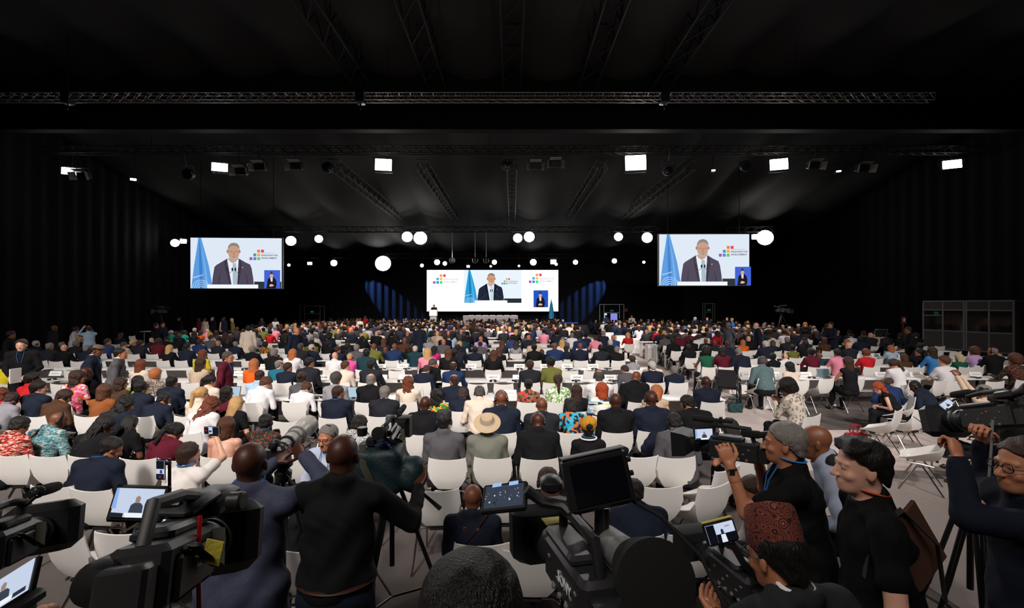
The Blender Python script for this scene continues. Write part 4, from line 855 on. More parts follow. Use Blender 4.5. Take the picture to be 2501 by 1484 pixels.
TXT = '''868 1012 Dr m shirt paisley short black dark -
262 1065 Dr m suit navy short black tan lanyard
1155 1182 L m shirt navy - - brown collar|w,straps
1338 1140 B m shirt brown short brown tan phones
1545 1165 B m suit navy short black tan -
53 1014 D m shirt redprint short black tan phones
136 1006 Dr m shirt tealprint - - brown phones,lanyard|w
248 1011 Dr f tee black braids black brown phones
322 1030 D f tee black braids black brown phones,glasses
422 1030 Dr f shirt burgundy pony black tan phones
555 1014 L f tube pink bob chestnut pale back
651 1009 F m shirt darkprint short black dark phones,lanyard
34 957 D m shirt lightgrey short brown tan phones,lanyard
152 950 Dr m shirt brown curly brown tan phones
298 964 Dr f shirt navy wavy black tan phones
397 959 Dr m suit navy short black tan phones
508 966 Dr f shirt white wavy auburn pale phones
580 966 D f tee black long blonde pale -
93 929 Lr m suit navy curly black pale -
257 935 L f shirt rust bob chestnut tan -
344 927 L m suit navy short black tan phones
490 943 Lr f shirt cream pony blonde pale -
552 941 Lr f shirt burgundy long black tan phones
644 920 Dr m shirt white curly chestnut pale lanyard|w
745 933 Dr m shirt white short chestnut pale phones,lanyard
824 940 Lr m suit navy short brown tan lanyard
6 944 L f shirt red wavy auburn pale -
78 908 Lr f shirt red curly black brown -
186 902 Lr f tee pinkfloral wavy brown tan -
206 896 Lr m suit black - - dark -
293 919 Lr f tee brown wavy brown tan -
338 915 L f shirt lime long black tan -
421 916 L m suit navy short black tan -
511 913 Lr f shirt cream pony black tan -
381 899 L f tee lace curly ginger pale -
635 901 L m shirt lightblue buzz brown tan -
737 907 L f shirt grey bun brown tan phones
821 907 L f tee lightgrey curly dkgrey tan -
906 910 U m suit black balding grey pale -
940 940 L m suit charcoal short grey pale collar
997 916 U f shirt cream wavy auburn pale -
1066 947 L f tee greenfloral wavy black tan -
1111 912 Ul m suit navy balding brown tan -
1039 966 L m suit black - - dark collar|w
1130 957 D m suit navy short brown tan phones
1171 941 D m shirt cream short dkgrey tan phones
1224 953 L m suit navy - - brown collar,phones|w
1290 924 L f shirt floral bun black brown -
1322 969 L m suit charcoal - - brown collar|w
1313 1007 D m suit black - - dark phones|w
1085 1003 L m shirt grey buzz black tan lanyard,phones|w,cap
1190 1012 L m suit stone short brown tan -|w,hat
1393 971 D f tee bluepattern bobcurl black tan phones
1435 1022 L f shirt black bun black brown lanyard|turban
1502 959 L m suit black - - dark -|w
1589 954 L m suit navy - - dark phones,collar|w
1645 1007 D m suit grey short black dark phones,collar|w
1687 963 Dl m suit black short black tan phones,collar
1723 919 L m suit navy - - dark phones|w
1779 1018 D f tee beige long black tan phones
1595 938 Dr f tank beige long ginger pale -
1645 893 L m suit navy short grey pale -|w
1592 881 Ul m suit navy short white pale phones,collar
1546 906 Dr m suit black - - brown -|w
1530 891 Dl m suit grey short brown tan collar
1462 901 U m shirt white balding dkgrey tan phones|w
1469 931 L f tee stripes bob red pale phones
1407 936 L f tee black long brown pale -
1362 912 L f tee greenwhite pony brown tan -
1543 867 L f shirt lightgrey curly brown tan -
1592 874 L m shirt cream short grey pale -
1294 878 L m suit charcoal short brown tan -
1346 870 Ll f tee olive bun black brown -
1037 891 Dr m suit navy short brown tan collar
1051 875 Dr m suit black short dkgrey tan -
1107 881 U m suit blue balding brown pale -
702 884 Ur m suit navy short brown tan -
754 872 Lr m suit charcoal short black tan -
621 875 L f tee orange wavy ginger pale -
681 877 Lr m tee teal balding grey pale -
818 859 L m shirt white - - pale -|w
842 880 Lr f suit cream short chestnut pale -
855 862 U f suit hotpink short blonde pale phones
906 877 U m suit charcoal short black tan -
344 876 L f tee cream wavy auburn pale -
488 873 Lr f tee beige wavy brown tan -
493 853 Lr f tee yellow long auburn tan -
414 841 U f suit black wavy blonde pale -
370 824 C m suit navy - - pale -|w
457 836 U m suit navy short black tan -
488 826 U m suit blue short brown tan -
533 831 U m suit charcoal - - tan -
618 844 U m suit black short grey pale -|w
648 834 U f tee kente curly black brown -
670 850 U m suit black short grey pale -
694 823 U m suit black short black tan -
715 851 U f suit white long ginger pale -
734 837 U m suit charcoal short dkgrey tan -
760 840 Ur m suit navy short white pale phones|w
801 832 U m suit black short black tan -
824 845 Ur m suit navy short brown tan -
849 837 U m suit navy short black tan -
871 840 U m suit grey short grey pale -
895 850 U m suit darkteal fade black dark -
913 838 U m suit olive - - brown -
941 847 U m suit navy - - brown -|w
962 838 Ur m suit blue - - brown -
995 842 U m suit black short brown tan phones|w
1014 842 U m suit darkteal balding white pale -
1044 849 U f suit pink long blonde pale -
1059 844 Ur f suit magenta long black tan -
1095 850 U f suit black long chestnut pale -
1109 851 U m suit navy short black tan -
1118 840 U m suit charcoal short black tan -
1160 845 U m suit navy short black tan phones
1205 853 U f suit black long chestnut pale -
1219 848 U f suit black wavy chestnut tan -
1226 830 U f shirt charcoal wavy chestnut tan -
1259 833 U f shirt lightgrey long brown tan -
1083 827 U m suit grey - - tan -|w
1048 823 U m suit lightgrey short grey tan -
1304 839 U f suit black bun black dark -
1323 852 D m suit black - - dark -|w
1354 836 U m suit blue - - brown -
1372 828 U f shirt cream long blonde pale -
1382 844 D m suit navy fade black dark -
1416 837 U m suit navy - - brown -
1467 840 U m suit charcoal fade black dark phones
1505 845 Ur m suit black short grey pale -|w
262 826 Ur m suit midblue short brown tan -
302 834 Ur m suit beige short dkgrey tan -|w
324 829 Ur f shirt navy short blonde tan -
88 831 Ur m suit navy short white pale phones
122 835 U m suit charcoal balding grey tan -
152 833 U m suit black balding grey tan -
187 831 U m suit charcoal short grey tan -
12 880 Lr m shirt yellow short black tan -
1723 846 U f tank green afro black brown -
1681 840 U m suit black fade black dark -
1762 845 U f shirt burgundy bob black dark -
1803 850 D m suit navy short grey pale phones|w
1856 871 Dr m shirt greyprint curly dkgrey tan phones|w
1886 861 U f shirt black bun black brown phones
1916 863 Cl m shirt white - - pale phones
1929 882 Cl f shirt cream bob black tan -
1934 841 U f tank olive bun black brown -
1980 849 U f shirt burgundy bun black tan -
1999 860 U m suit darkteal - - brown phones|w
2043 851 U f shirt pink short black tan lanyard
2072 870 Ul f tank black long brown tan -
2113 851 U f tee red curly auburn pale phones
2174 842 U f shirt lightblue bob ginger pale -
2206 863 U f shirt brown bobcurl chestnut tan -
2184 875 Fl f tee white pony brown tan phones
2245 850 Ul m suit black short black tan -
2277 847 Ul f shirt skyblue wavy brown tan -
2305 868 Ul f tee white curly chestnut pale -
2342 863 Ul f shirt green bob pale pale -
2379 847 Ul f shirt lilac afro chestnut tan -
2424 847 Ul m suit black balding grey tan phones
2437 865 Cl m suit lightgrey - - tan -|w
2478 864 Ul f shirt darkprint afro chestnut tan -
2155 937 Bl f tank black wavy red pale glasses
2145 931 Br m suit blue balding brown pale -
2245 939 Bl m suit navy fade black dark phones|w
2401 937 Xl f shirt beige short grey brown glasses
1935 926 Fl f shirt dotted afro black brown -
1642 826 D m suit black fade black dark -|w
1687 823 U m suit black fade black dark -
1623 816 Dl m suit grey short brown brown phones
1744 830 U m suit charcoal - - brown phones
1776 832 U m suit navy - - dark -|w
1813 829 U f shirt orange long ginger pale -
1827 820 U m suit black - - pale -|w
1533 811 U f tee red bob blonde tan -
1704 816 U m tee white short brown tan -
1966 831 U m suit black fade black brown -
2012 825 U f shirt brown bun chestnut tan -
2067 827 U f tee black long ginger pale -
2100 820 U m suit navy fade black dark phones|w
2161 830 U m suit black short black dark phones
1921 822 U m suit charcoal short grey tan -
1886 830 U f shirt charcoal bobcurl dkgrey tan -
1723 825 U m suit charcoal - - brown -
2245 836 U f shirt charcoal bun black tan -
615 843 Ur f shirt turquoise curly blonde tan -
418 806 U m shirt turquoise short white tan -
438 812 U m suit navy - - brown -
450 806 U f shirt turquoise curly brown brown -
475 800 U m shirt cream short white pale -
490 806 U f tee orange bob brown tan -
505 803 Ur m shirt pink - - pale -'''
CAPBLACK = pattern('embroidered_black', ['#1c1c1e', '#46464a', '#1c1c1e', '#34343a'], 90); STRAW = mat('straw', srgb('#cdb492'), .8, bump=.6, bscale=260); MUSTARD = mat('mustard_cloth', srgb('#c98a1c'), .8, bump=.6, bscale=60)
people = []; occ = {}; CH = []; NAMES = []
def place_auto(px, py, rows, z=1.3):
    d = (CAMZ - z) * F / (py - HY); return min(rows, key=lambda r: abs(1 / r - 1 / d))
def describe(sex, gar, col, hair, hc, pz, where):
    return 'person with %s in %s %s %s %s' % (HW[hair].format(HCW.get(hc, hc)), WORDS.get(col, col), GW[gar], 'standing' if pz[0] in 'SP' else 'seated', where)
def uniq(label, px):
    NAMES.append([label, px]); return len(NAMES) - 1
def where(d, x):
    blk = 'right block' if x > 5.3 else 'main block'
    if x > 5.3: k = min(range(len(ROWR)), key=lambda i: abs(ROWR[i] - d)); return ('front press chairs' if k < 2 else 'desk row %s' % ORD[k - 2]) + ' of the right block'
    k = min(range(len(ROWC)), key=lambda i: abs(ROWC[i] - d)); return ('press row %s' % ORD[k] if k < 5 else 'desk row %s' % ORD[k - 5]) + ' of the main block'
PENDING = []
def add_label(o, base, px): PENDING.append((o, base, px))
HEADM = {}
for ln in TXT.split('\n'):
    a = ln.split('|'); fl = a[1].split(',') if len(a) > 1 else []; q = a[0].split()
    px, py, pz, sex, gar, col, hair, hc, sk, ex = int(q[0]), int(q[1]), *q[2:]
    x0 = (px - CX) / (py - HY) * 1.2; right = px > 1610 and x0 > 5.0
    topz = {'D': 1.24, 'B': 1.06, 'F': 1.27, 'C': 1.24}.get(pz[0], 1.30); d = place_auto(px, py, ROWR if right else ROWC, topz)
    if 'w' in fl: pz += 'w'
    P = getpose(pz, sex == 'f'); ztop = P.head[2] + .122 + (0 if hair == '-' else .012)
    if px == 1935: d = 6.9
    if px in (1338, 1545): d = 3.2
    d += .16
    for _ in range(2):
        if any(abs((px - CX) * (d + P.head[1]) / F - a) < .44 and abs(d - b) < .33 for a, b in people): d += .34
    dh = d + P.head[1]; want = CAMZ - (py - HY) * dh / F; sc = max(.87, min(1.1, want / ztop))
    x = (px - CX) * dh / F; sc_y = d - P.head[1] * 0; ext = [e for e in ex.split(',') if e not in ('-', 'back')]; lod = 1 if d < 8.5 else 0
    yaw = R(-6) if right and x > 8 else (R(-3) if x < -6 else 0)
    hx = P.head[0] * math.cos(yaw) - P.head[1] * math.sin(yaw)
    rz = yaw
    fr_ = {1935: R(25), 2155: R(60), 2145: R(-20), 2245: R(30) if py == 939 else yaw, 2401: R(35)}.get(px, yaw)
    hm = None if hair == '-' else hair_mesh and hair
    o = figure(P, lod, gar, CLM(col), hm, HAIRC.get(hc), sk, key=(pz, sex), extras=ext, loc=(x - hx * 0, d, 0), rz=fr_, scale=sc, label='person seated here %d %d' % (px, py), group=None, fullback='back' in ex, skirt=False)
    extra = ''
    HM = P.headM(); lodh = 1
    if 'cap' in fl:
        put('cap', sm(MB().lathe([(.083, .035), (.092, .06), (.090, .13), (.084, .145), (.02, .15)], (0, -.012, 0), (0, -.12, 1), 24)), CAPBLACK, o, HM)
        o['_x'] = 1; base = 'person in grey shirt and black embroidered cap seated in press row third'
    elif 'hat' in fl:
        hat = put('straw_hat', sm(MB().lathe([(.088, .05), (.165, .045), (.172, .055), (.16, .06), (.098, .068), (.088, .12), (.07, .155), (.03, .15)], (0, -.02, 0), (0, -.75, 1), 28)), STRAW, o, HM)
        put('hat_band', sm(MB().lathe([(.098, .068), (.1, .072), (.094, .092), (.09, .092)], (0, -.02, 0), (0, -.75, 1), 28)), SHIRTW, hat); base = 'person in pale grey jacket and straw hat seated in press row third'
    elif 'turban' in fl:
        f = Fld(V3(-.14, -.18, -.12), V3(.14, .13, .22), .009); f.ell((0, -.03, .07), (.105, .118, .098), None, .02); f.ell((.02, -.07, .10), (.085, .075, .08), None, .02); f.plane((0, .0, .02), (0, .55, -.8))
        f.warp(lambda x, y, z: .004 * np.sin(70 * z + 60 * x + 8 * np.sin(30 * y))); put('turban', qmesh('turban', f.arrays()), MUSTARD, o, HM)
        nm = Matrix(P.SR.tolist()).to_4x4(); nm.translation = Vector(P.neck); put('knit_collar', sm(MB().ring((0, -.0, .03), .105, .10, .012, Matrix.Rotation(R(10), 3, 'X'), 28, 8)), SHIRTW, o, nm); base = 'person in mustard yellow turban and black top with white knit collar, press row third'
    elif 'straps' in fl:
        from mathutils.bvhtree import BVHTree
        tm = [c for c in o.children if c.name.startswith('shirt')][0].data; bv = BVHTree.FromPolygons([v.co for v in tm.vertices], [tuple(p_.vertices) for p_ in tm.polygons]); TANL = mat('tan_leather', srgb('#8a3a1c'), .4)
        for q in (-1, 1):
            pts = []
            for i in range(15):
                t = i / 14; x_ = q * (.125 - .25 * t); z_ = P.neck[2] + .015 - .25 * t; hit = bv.ray_cast(Vector((x_, -1, z_)), Vector((0, 1, 0)))
                if hit[0] is not None: pts.append(hit[0] + Vector((0, -.006 - .003 * (q > 0), 0)))
            bm_ = MB()
            for i, p_ in enumerate(pts): t = Vector((q * .25, 0, .25)).normalized() * .023; bm_.v += [tuple(p_ - t), tuple(p_ + t), tuple(p_ + t + Vector((0, .005, 0))), tuple(p_ - t + Vector((0, .005, 0)))]
            for i in range(len(pts) - 1):
                a_ = i * 4
                for j in range(4): bm_.f.append((a_ + j, a_ + (j + 1) % 4, a_ + 4 + (j + 1) % 4, a_ + 4 + j))
            st = put('leather_strap', bm_, TANL, o); put('buckle', sm(MB().bbox(tuple(pts[4] + Vector((0, -.006, 0))), (.03, .006, .035), .004)), CHROME, st)
        base = 'bald person in navy sweater with crossed tan leather straps on the back'
    else: base = describe(sex, gar, col, hair, hc, pz, 'in ' + where(d, x))
    add_label(o, base, px); people.append((x, d)); CH.append((x, d + .03, fr_, 'occ'))
def finish_labels():
    from collections import defaultdict
    g = defaultdict(list)
    for o, b, px in PENDING: g[b].append((px, o))
    for b, l in g.items():
        l.sort(key=lambda t: t[0])
        for i, (px, o) in enumerate(l):
            if len(l) == 1: o['label'] = b
            elif len(l) == 2: o['label'] = b + (', left one', ', right one')[i]
            else: o['label'] = b + ', ' + (ORD[i] if i < 16 else 'no. %d' % (i + 1)) + ' from left'
            o['label'] = ' '.join(o['label'].replace('person with', 'person,').split())
            w = o['label'].split()
            if len(w) > 16: o['label'] = o['label'].replace(' of the main block', ', main block').replace(' of the right block', ', right block').replace('short sleeved top', 'tee').replace('seated in ', '').replace('a round ', 'round ').replace('person, a ', 'person, ').replace(' shoulder length', '')
            o['group'] = o.get('group') or 'audience seated in rows'
# standing people in the rows -------------------------------------------
def stander(px, py, H, code, sex, gar, col, hair, hc, sk, rz, label, ext=(), lod=1, hands=None, z=0, **kw):
    d = (CAMZ - H - z) * F / (py - HY) if 'd' not in kw else kw.pop('d'); P = Pose(stand=True, fem=sex == 'f', hands=hands, **(dict(POSES[code]) | {'stand': True} | kw)) if False else None
    k, _ = pose(code, sex == 'f'); k.pop('stand', None); k.update(kw); P = Pose(stand=True, fem=sex == 'f', hands=hands, **k)
    sc = H / (P.head[2] + .134); x = (px - CX) * d / F
    o = figure(P, lod, gar, CLM(col), None if hair == '-' else hair, HAIRC.get(hc), sk, extras=ext, loc=(x, d, z), rz=R(rz), scale=sc, label=label, hem=-.2 if gar == 'suit' else -.06); people.append((x, d)); return o, P, x, d
o, P, x, d = stander(57, 826, 1.80, 'P', 'm', 'suit', 'black', 'short', 'brown', 'pale', -150, 'bearded person in black suit standing and holding white papers at the left', ('eyes', 'collar', 'lanyard'))
tag(put('paper_sheets', MB().bbox((0, 0, 0), (.02, .22, .30), .004), PAPER), 'white paper sheets held by the standing person in black suit at the left', 'papers').location = (x + .16, d - .3, 1.06)
o, P, x, d = stander(218, 840, 1.74, 'S', 'm', 'suit', 'navy', 'buzz', 'black', 'brown', -60, 'person in dark suit and brown flat cap standing in the left aisle', ('lanyard', 'collar'), girth=1.1)
put('flat_cap', sm(MB().lathe([(.085, .045), (.105, .06), (.095, .095), (.05, .12), (.01, .122)], (0, .02, 0), (0, .25, 1), 20)), mat('brown_tweed', srgb('#6e5444'), .9), o, P.headM())
stander(280, 848, 1.68, 'S', 'm', 'suit', 'grey', 'short', 'black', 'tan', -60, 'person in grey suit and red tie standing in the left aisle, seen in profile', ('collar',))
stander(545, 857, 1.62, 'S', 'f', 'suit', 'burgundy', 'short', 'dkgrey', 'tan', -80, 'person in burgundy jacket with short grey hair walking to the right', ('glasses', 'lanyard'))
stander(718, 798, 1.80, 'S', 'm', 'suit', 'navy', '-', '-', 'tan', -110, 'bald person in navy suit and red tie standing in the main block', ('collar', 'eyes'), 0)
stander(1852, 787, 1.80, 'S', 'm', 'suit', 'navy', '-', '-', 'pale', 80, 'bald person in navy suit standing in the right block facing left', ('collar', 'lanyard'), 0)
stander(1782, 787, 1.78, 'S', 'm', 'suit', 'grey', 'short', 'grey', 'brown', 110, 'grey haired person in grey suit standing with hand on hip in the right block', ('collar', 'lanyard', 'eyes'), 0, hands=((-.2, .05, .95), (.3, .1, .8)), poles=((-1, -.2, -.3), None))
stander(1966, 786, 1.70, 'S', 'f', 'suit', 'black', 'wavy', 'ginger', 'pale', 150, 'person in black suit with red lanyard standing against the dark right wall', ('eyes',), 0, hands=((-.06, .25, 1.0), (.06, .26, 1.0)))
stander(2033, 786, 1.80, 'S', 'm', 'suit', 'navy', 'short', 'brown', 'tan', 100, 'person in blue suit talking beside the dark right wall', (), 0, hands=((-.1, .35, 1.1), (.1, .35, 1.1)))
stander(2016, 790, 1.66, 'S', 'm', 'shirt', 'black', 'short', 'black', 'tan', -100, 'person in dark clothes listening beside the person in blue suit', (), 0)
stander(2225, 797, 1.78, 'S', 'm', 'suit', 'black', 'buzz', 'black', 'brown', 70, 'guard in black standing next to the interpreter booths', (), 0, hands=((-.1, .3, 1.0), (.1, .3, 1.0)))
stander(218, 795, 1.72, 'S', 'm', 'shirt', 'lightblue', 'balding', 'brown', 'pale', 60, 'camera operator in light blue shirt shooting from the left wall', (), 0, hands=((-.1, .3, 1.62), (.12, .28, 1.6)))
stander(178, 797, 1.64, 'S', 'f', 'suit', 'white', 'bun', 'brown', 'tan', -60, 'person in white jacket and red lanyard standing by the left wall', ('lanyard',), 0, hands=((-.1, .3, 1.05), (.1, .3, 1.05)))
stander(125, 793, 1.74, 'S', 'm', 'suit', 'charcoal', '-', '-', 'brown', -20, 'bald person in dark suit standing by the left wall', (), 0)
stander(18, 808, 1.7, 'S', 'm', 'suit', 'black', 'curly', 'black', 'brown', -60, 'person in black standing at the far left edge by the wall', (), 0)
for i, (px, py, sx, col, hr, hc, sk, rz, lb) in enumerate(((440, 780, 'm', 'navy', 'short', 'brown', 'pale', 150, 'person in navy suit standing alone below the left video screen'), (487, 782, 'f', 'burgundy', 'bob', 'brown', 'tan', 90, 'person in plum top in the standing group, leftmost'), (502, 777, 'f', 'cream', 'wavy', 'brown', 'tan', 170, 'person in cream jacket in the standing group below the left screen'),
        (521, 779, 'm', 'black', 'short', 'grey', 'pale', 160, 'grey haired person in black suit in the standing group below the left screen'), (541, 783, 'f', 'beige', 'long', 'brown', 'tan', -90, 'person in beige in the standing group below the left screen'), (549, 780, 'm', 'navy', 'short', 'brown', 'pale', 90, 'person in navy suit facing the one in beige, standing group'),
        (569, 783, 'f', 'olive', 'wavy', 'blonde', 'pale', 120, 'person with blonde hair at the right end of the standing group'), (605, 795, 'm', 'cream', 'curly', 'black', 'brown', 20, 'person in cream robe standing in the rows below the left screen'), (393, 786, 'm', 'navy', 'short', 'black', 'tan', -100, 'person in dark suit looking at a phone near the left camera platform'),
        (375, 788, 'm', 'black', 'short', 'black', 'tan', -40, 'person in black leaning near the left camera platform'), (1700, 774, 'm', 'navy', 'short', 'white', 'pale', 60, 'white haired person in navy suit standing at the far right rows'), (1727, 778, 'm', 'navy', 'short', 'brown', 'pale', 150, 'person in navy suit with red tie standing at the far right rows'),
        (1776, 775, 'm', 'black', 'short', 'brown', 'pale', 140, 'person in black suit standing beyond the right block'), (1543, 770, 'm', 'cream', 'short', 'brown', 'tan', 150, 'person in cream standing beside the lit exit'), (1480, 768, 'm', 'midblue', 'fade', 'black', 'dark', 0, 'person in blue standing in the lit exit'),
        (1024, 792, 'm', 'navy', 'short', 'black', 'tan', 0, 'person in navy suit standing with back turned in the main block'), (878, 783, 'f', 'cream', 'bun', 'auburn', 'brown', 0, 'person in cream dress standing in the main block'), (1790, 783, 'f', 'skyblue', 'curly', 'blonde', 'pale', 60, 'person in patterned blue standing just behind the grey suit'),
        (640, 780, 'f', 'black', 'long', 'brown', 'pale', 60, 'person in black filming near the left rear rows'), (672, 784, 'f', 'white', 'bob', 'black', 'tan', 20, 'person in white blouse near the left rear rows'), (893, 768, 'f', 'red', 'long', 'black', 'tan', 160, 'person in long red dress standing near the stage at the left'))):
    stander(px, py, 1.72 if sx == 'm' else 1.64, 'S', sx, 'suit' if col in ('navy', 'black', 'cream', 'midblue') else 'shirt', col, hr, hc, sk, rz, lb, (), 0, **({'d': 30} if py < 786 and px not in (1480, 1543, 893) else {'d': 36} if px in (1480, 1543) else {'d': 37} if px == 893 else {}))
# procedural far rows -----------------------------------------------------
rnd = random.Random(11)
FARCOL = ['navy'] * 12 + ['black'] * 13 + ['charcoal'] * 11 + ['grey'] * 4 + ['lightgrey', 'lightgrey', 'white', 'white', 'white', 'cream', 'cream', 'blue', 'midblue', 'beige', 'beige', 'burgundy', 'lilac', 'darkteal', 'olive', 'lightblue', 'brown', 'brown', 'pink', 'red']
FH = [('short', 'black'), ('short', 'black'), ('short', 'brown'), ('short', 'brown'), ('-', '-'), ('fade', 'black'),  ('short', 'grey'), ('-', '-'), ('fade', 'black'), ('balding', 'grey'), ('long', 'chestnut'), ('wavy', 'brown'), ('bob', 'blonde'), ('bun', 'black'), ('short', 'white'), ('curly', 'black')]
slots = []
def block_rows():
    for k in range(3, 9): yield ROWC[0] * 0 + 7.9 + 1.97 * k, -17.2, 4.0, .66, 'c', k
    for j in range(15): yield 7.9 + 1.97 * 8.55 + 1.12 * j, -16.5, 4.0, .60, 'c', 9 + j
    for k in range(2, 5): yield 10.2 + 2.15 * k, 6.8, 18, .66, 'r', k
    for j in range(17): yield 10.2 + 2.15 * 4.6 + 1.15 * j, 6.7, 17.5, .60, 'r', 5 + j
for d, x0, x1, pitch, blk, k in block_rows():
    x = x0 + rnd.random() * .3
    while x < x1:
        px = CX + x * F / d; occp = .80 if d > 17 else .62
        edge = blk == 'c' and px < 560 + (d - 24) * 14 and d > 22
        if 0 < px < 2300 and not edge and rnd.random() < occp and all(abs(x - a) > .55 or abs(d - b) > .6 for a, b in people): slots.append((d, x + rnd.uniform(-.05, .05), blk, k))
        elif d < 22 and 0 < px < 2400 and all(abs(x - a) > .5 or abs(d - b) > .6 for a, b in people): CH.append((x, d, 0, 'empty'))
        x += pitch
slots.sort(); NIND = max(0, 300 - len(PENDING) - 40 - 14); stuff = []
for i, (d, x, blk, k) in enumerate(slots):
    col = rnd.choice(FARCOL); hr, hc = rnd.choice(FH); sk = rnd.choice(['pale', 'pale', 'tan', 'tan', 'brown', 'dark']); fem = hr in ('long', 'wavy', 'bob', 'bun'); sk = 'brown' if hr == 'fade' else sk
    if i < NIND:
        pz = rnd.choice(['U', 'U', 'D', 'L', 'Ul', 'Ur']); P = getpose(pz, fem); gar = 'shirt' if col in ('white', 'cream', 'red', 'lilac', 'yellow', 'pink', 'skyblue') else 'suit'
        o = figure(P, 0, gar, CLM(col), None if hr == '-' else hr, HAIRC.get(hc), sk, key=(pz, 'f' if fem else 'm'), loc=(x, d, 0), scale=rnd.uniform(.95, 1.05), label='far seated person %d' % i, group=None); o['group'] = 'audience seated in far rows'
        add_label(o, describe('m', gar, col, hr, hc, pz, 'in ' + where(d, x)), CX + x * F / d)
        if d < 21: CH.append((x, d, 0, 'occ'))
    else: stuff.append((x, d, fem, col, hr, hc, sk, rnd.uniform(.95, 1.06)))
# past the nearest 300, the audience is one joined crowd
def arr(me):
    v = np.empty(len(me.vertices) * 3); me.vertices.foreach_get('co', v); f = np.empty(len(me.polygons) * 4, dtype=np.int32); me.loops.foreach_get('vertex_index', f); return v.reshape(-1, 3), f.reshape(-1, 4)
TPL = {}
for fem in (False, True):
    P = Pose(fem=fem, lean=5, arms='desk'); sf = Fld(P.lo, P.hi, .032); sf.ell(P.head, (.076, .093, .118), None, .01); sf.cap(P.head, P.neck, .055, .06, .02); TPL[fem, 'skin'] = sf.arrays(); TPL[fem, 'top'] = arr(top_mesh(P, .055, 'suit', wr=0)); TPL[fem, 'P'] = P
for st in set(h for h, _ in FH) - {'-'}:
    a = V3(-.2, -.24, -.46), V3(.2, .16, .22); hf = Fld(*a, .036); hf.ell((0, -.03, .045), (.095, .105, .10), None, .02)
    if st in ('long', 'wavy', 'bob'): hf.cap((0, -.05, .02), (0, -.07, -.24 if st != 'bob' else -.1), .09, .08, .03)
    if st == 'bun': hf.ell((0, -.12, .06), (.06, .05, .06), None, .02)
    hf.plane((0, .07, .01), (0, .62, -.78)) if st not in ('long', 'wavy', 'bob') else hf.plane((0, .06, 0), (0, 1, 0)); TPL[st] = hf.arrays()
vs, fs, cs, nv = [], [], [], 0
for x, d, fem, col, hr, hc, sk, sc in stuff:
    P = TPL[fem, 'P']; off = V3(x, d, 0)
    for (v, f), c in ((TPL[fem, 'skin'], dict(pale='#d9a48c', tan='#b8795a', brown='#74452f', dark='#48261b')[sk]), (TPL[fem, 'top'], CL[col])) + ((((TPL[hr][0] + P.head, TPL[hr][1]), dict(black='#15110f', brown='#38241a', chestnut='#54301e', blonde='#c49a64', grey='#7c7672', white='#bdb8b2')[hc]),) if hr != '-' else ()):
        vs.append(v * sc + off); fs.append(f + nv); nv += len(v); cs.append(np.tile(np.array((*srgb(c), 1), dtype=np.float32), (len(v), 1)))
me = qmesh('far_crowd', (np.concatenate(vs), np.concatenate(fs)))
cc = np.concatenate(cs)
if len(me.vertices) == len(cc): me.color_attributes.new('col', 'FLOAT_COLOR', 'POINT').data.foreach_set('color', cc.ravel())
else: print('CROWD COLOR MISMATCH')
m = mat('crowd_cloth', (.1, .1, .1), .8, spec=.2); at_ = m.node_tree.nodes.new('ShaderNodeAttribute'); at_.attribute_name = 'col'; m.node_tree.links.new(at_.outputs['Color'], _bsdf(m).inputs['Base Color'])
tag(put('seated_crowd', me, m, kind='stuff'), 'dense mass of tiny seated people in the farthest rows before the stage', 'crowd')
print('people', len(people), 'pending', len(PENDING), 'slots', len(slots), 'stuff', len(stuff))
finish_labels()
# ---------------------------------------------------------------- chairs
def chair_at(px, py, rz=0, z=.80): d = (CAMZ - z) * F / (py - HY); return ((px - CX) * d / F, d + .25, R(rz), 'near')
FRONT = [(25, 1113, 0), (118, 1115, 0), (212, 1116, 0), (338, 1122, 0), (432, 1124, 0), (535, 1118, 0), (130, 1190, 0), (228, 1198, -4), (372, 1192, 0), (178, 1308, -14), (298, 1302, 4), (745, 1345, 0), (985, 1148, 0), (1175, 1330, 3), (1300, 1348, -2), (1063, 1198, 3), (1092, 1122, 0), (1203, 1120, 0), (1317, 1122, 0), (1562, 1116, 0), (1652, 1118, 0), (1236, 1192, 0),
         (1612, 1190, 0), (1718, 1190, 24), (1689, 1308, 4), (1552, 1312, 0), (1030, 1062, 0), (1507, 1057, 0), (1594, 1054, 0), (1398, 1058, 0), (1735, 1056, 0), (700, 1110, 0), (1748, 1150, 30), (812, 1022, 0), (700, 1030, 0), (1865, 925, 10), (2013, 925, 12), (2088, 925, 14), (2178, 1003, 35), (2238, 1000, 20), (2290, 1062, 48), (2225, 930, 20), (2290, 930, 15), (2345, 915, 15), (2475, 955, 15), (1060, 975, 0)]
chairs = [chair_at(*a) for a in FRONT]
for x, d, rz, k in CH:
    if k == 'occ' and all(abs(x - c[0]) > .33 or abs(d - c[1]) > .45 for c in chairs): chairs.append((x, d + .02, rz, 'occ'))
    elif k == 'empty': chairs.append((x, d, rz, 'empty'))
for k in range(0, 4):   # empty seats pushed up to the first desks
    for blk, x0, x1, d in (('c', -12.5, 3.6, 7.9 + 1.97 * k), ('r', 6.8, 15, 10.2 + 2.15 * k)):
        x = x0
        while x < x1:
            if all(abs(x - c[0]) > .50 or abs(d - c[1]) > .5 for c in chairs) and all(abs(x - a) > .45 or abs(d - b) > .5 for a, b in people) and rnd.random() < .8: chairs.append((x, d + .05, 0, 'empty'))
            x += .56
chairs.sort(key=lambda c: c[1]); cnt = {}
print('chairs', len(chairs))
rest = chairs[285:]
groups = {}
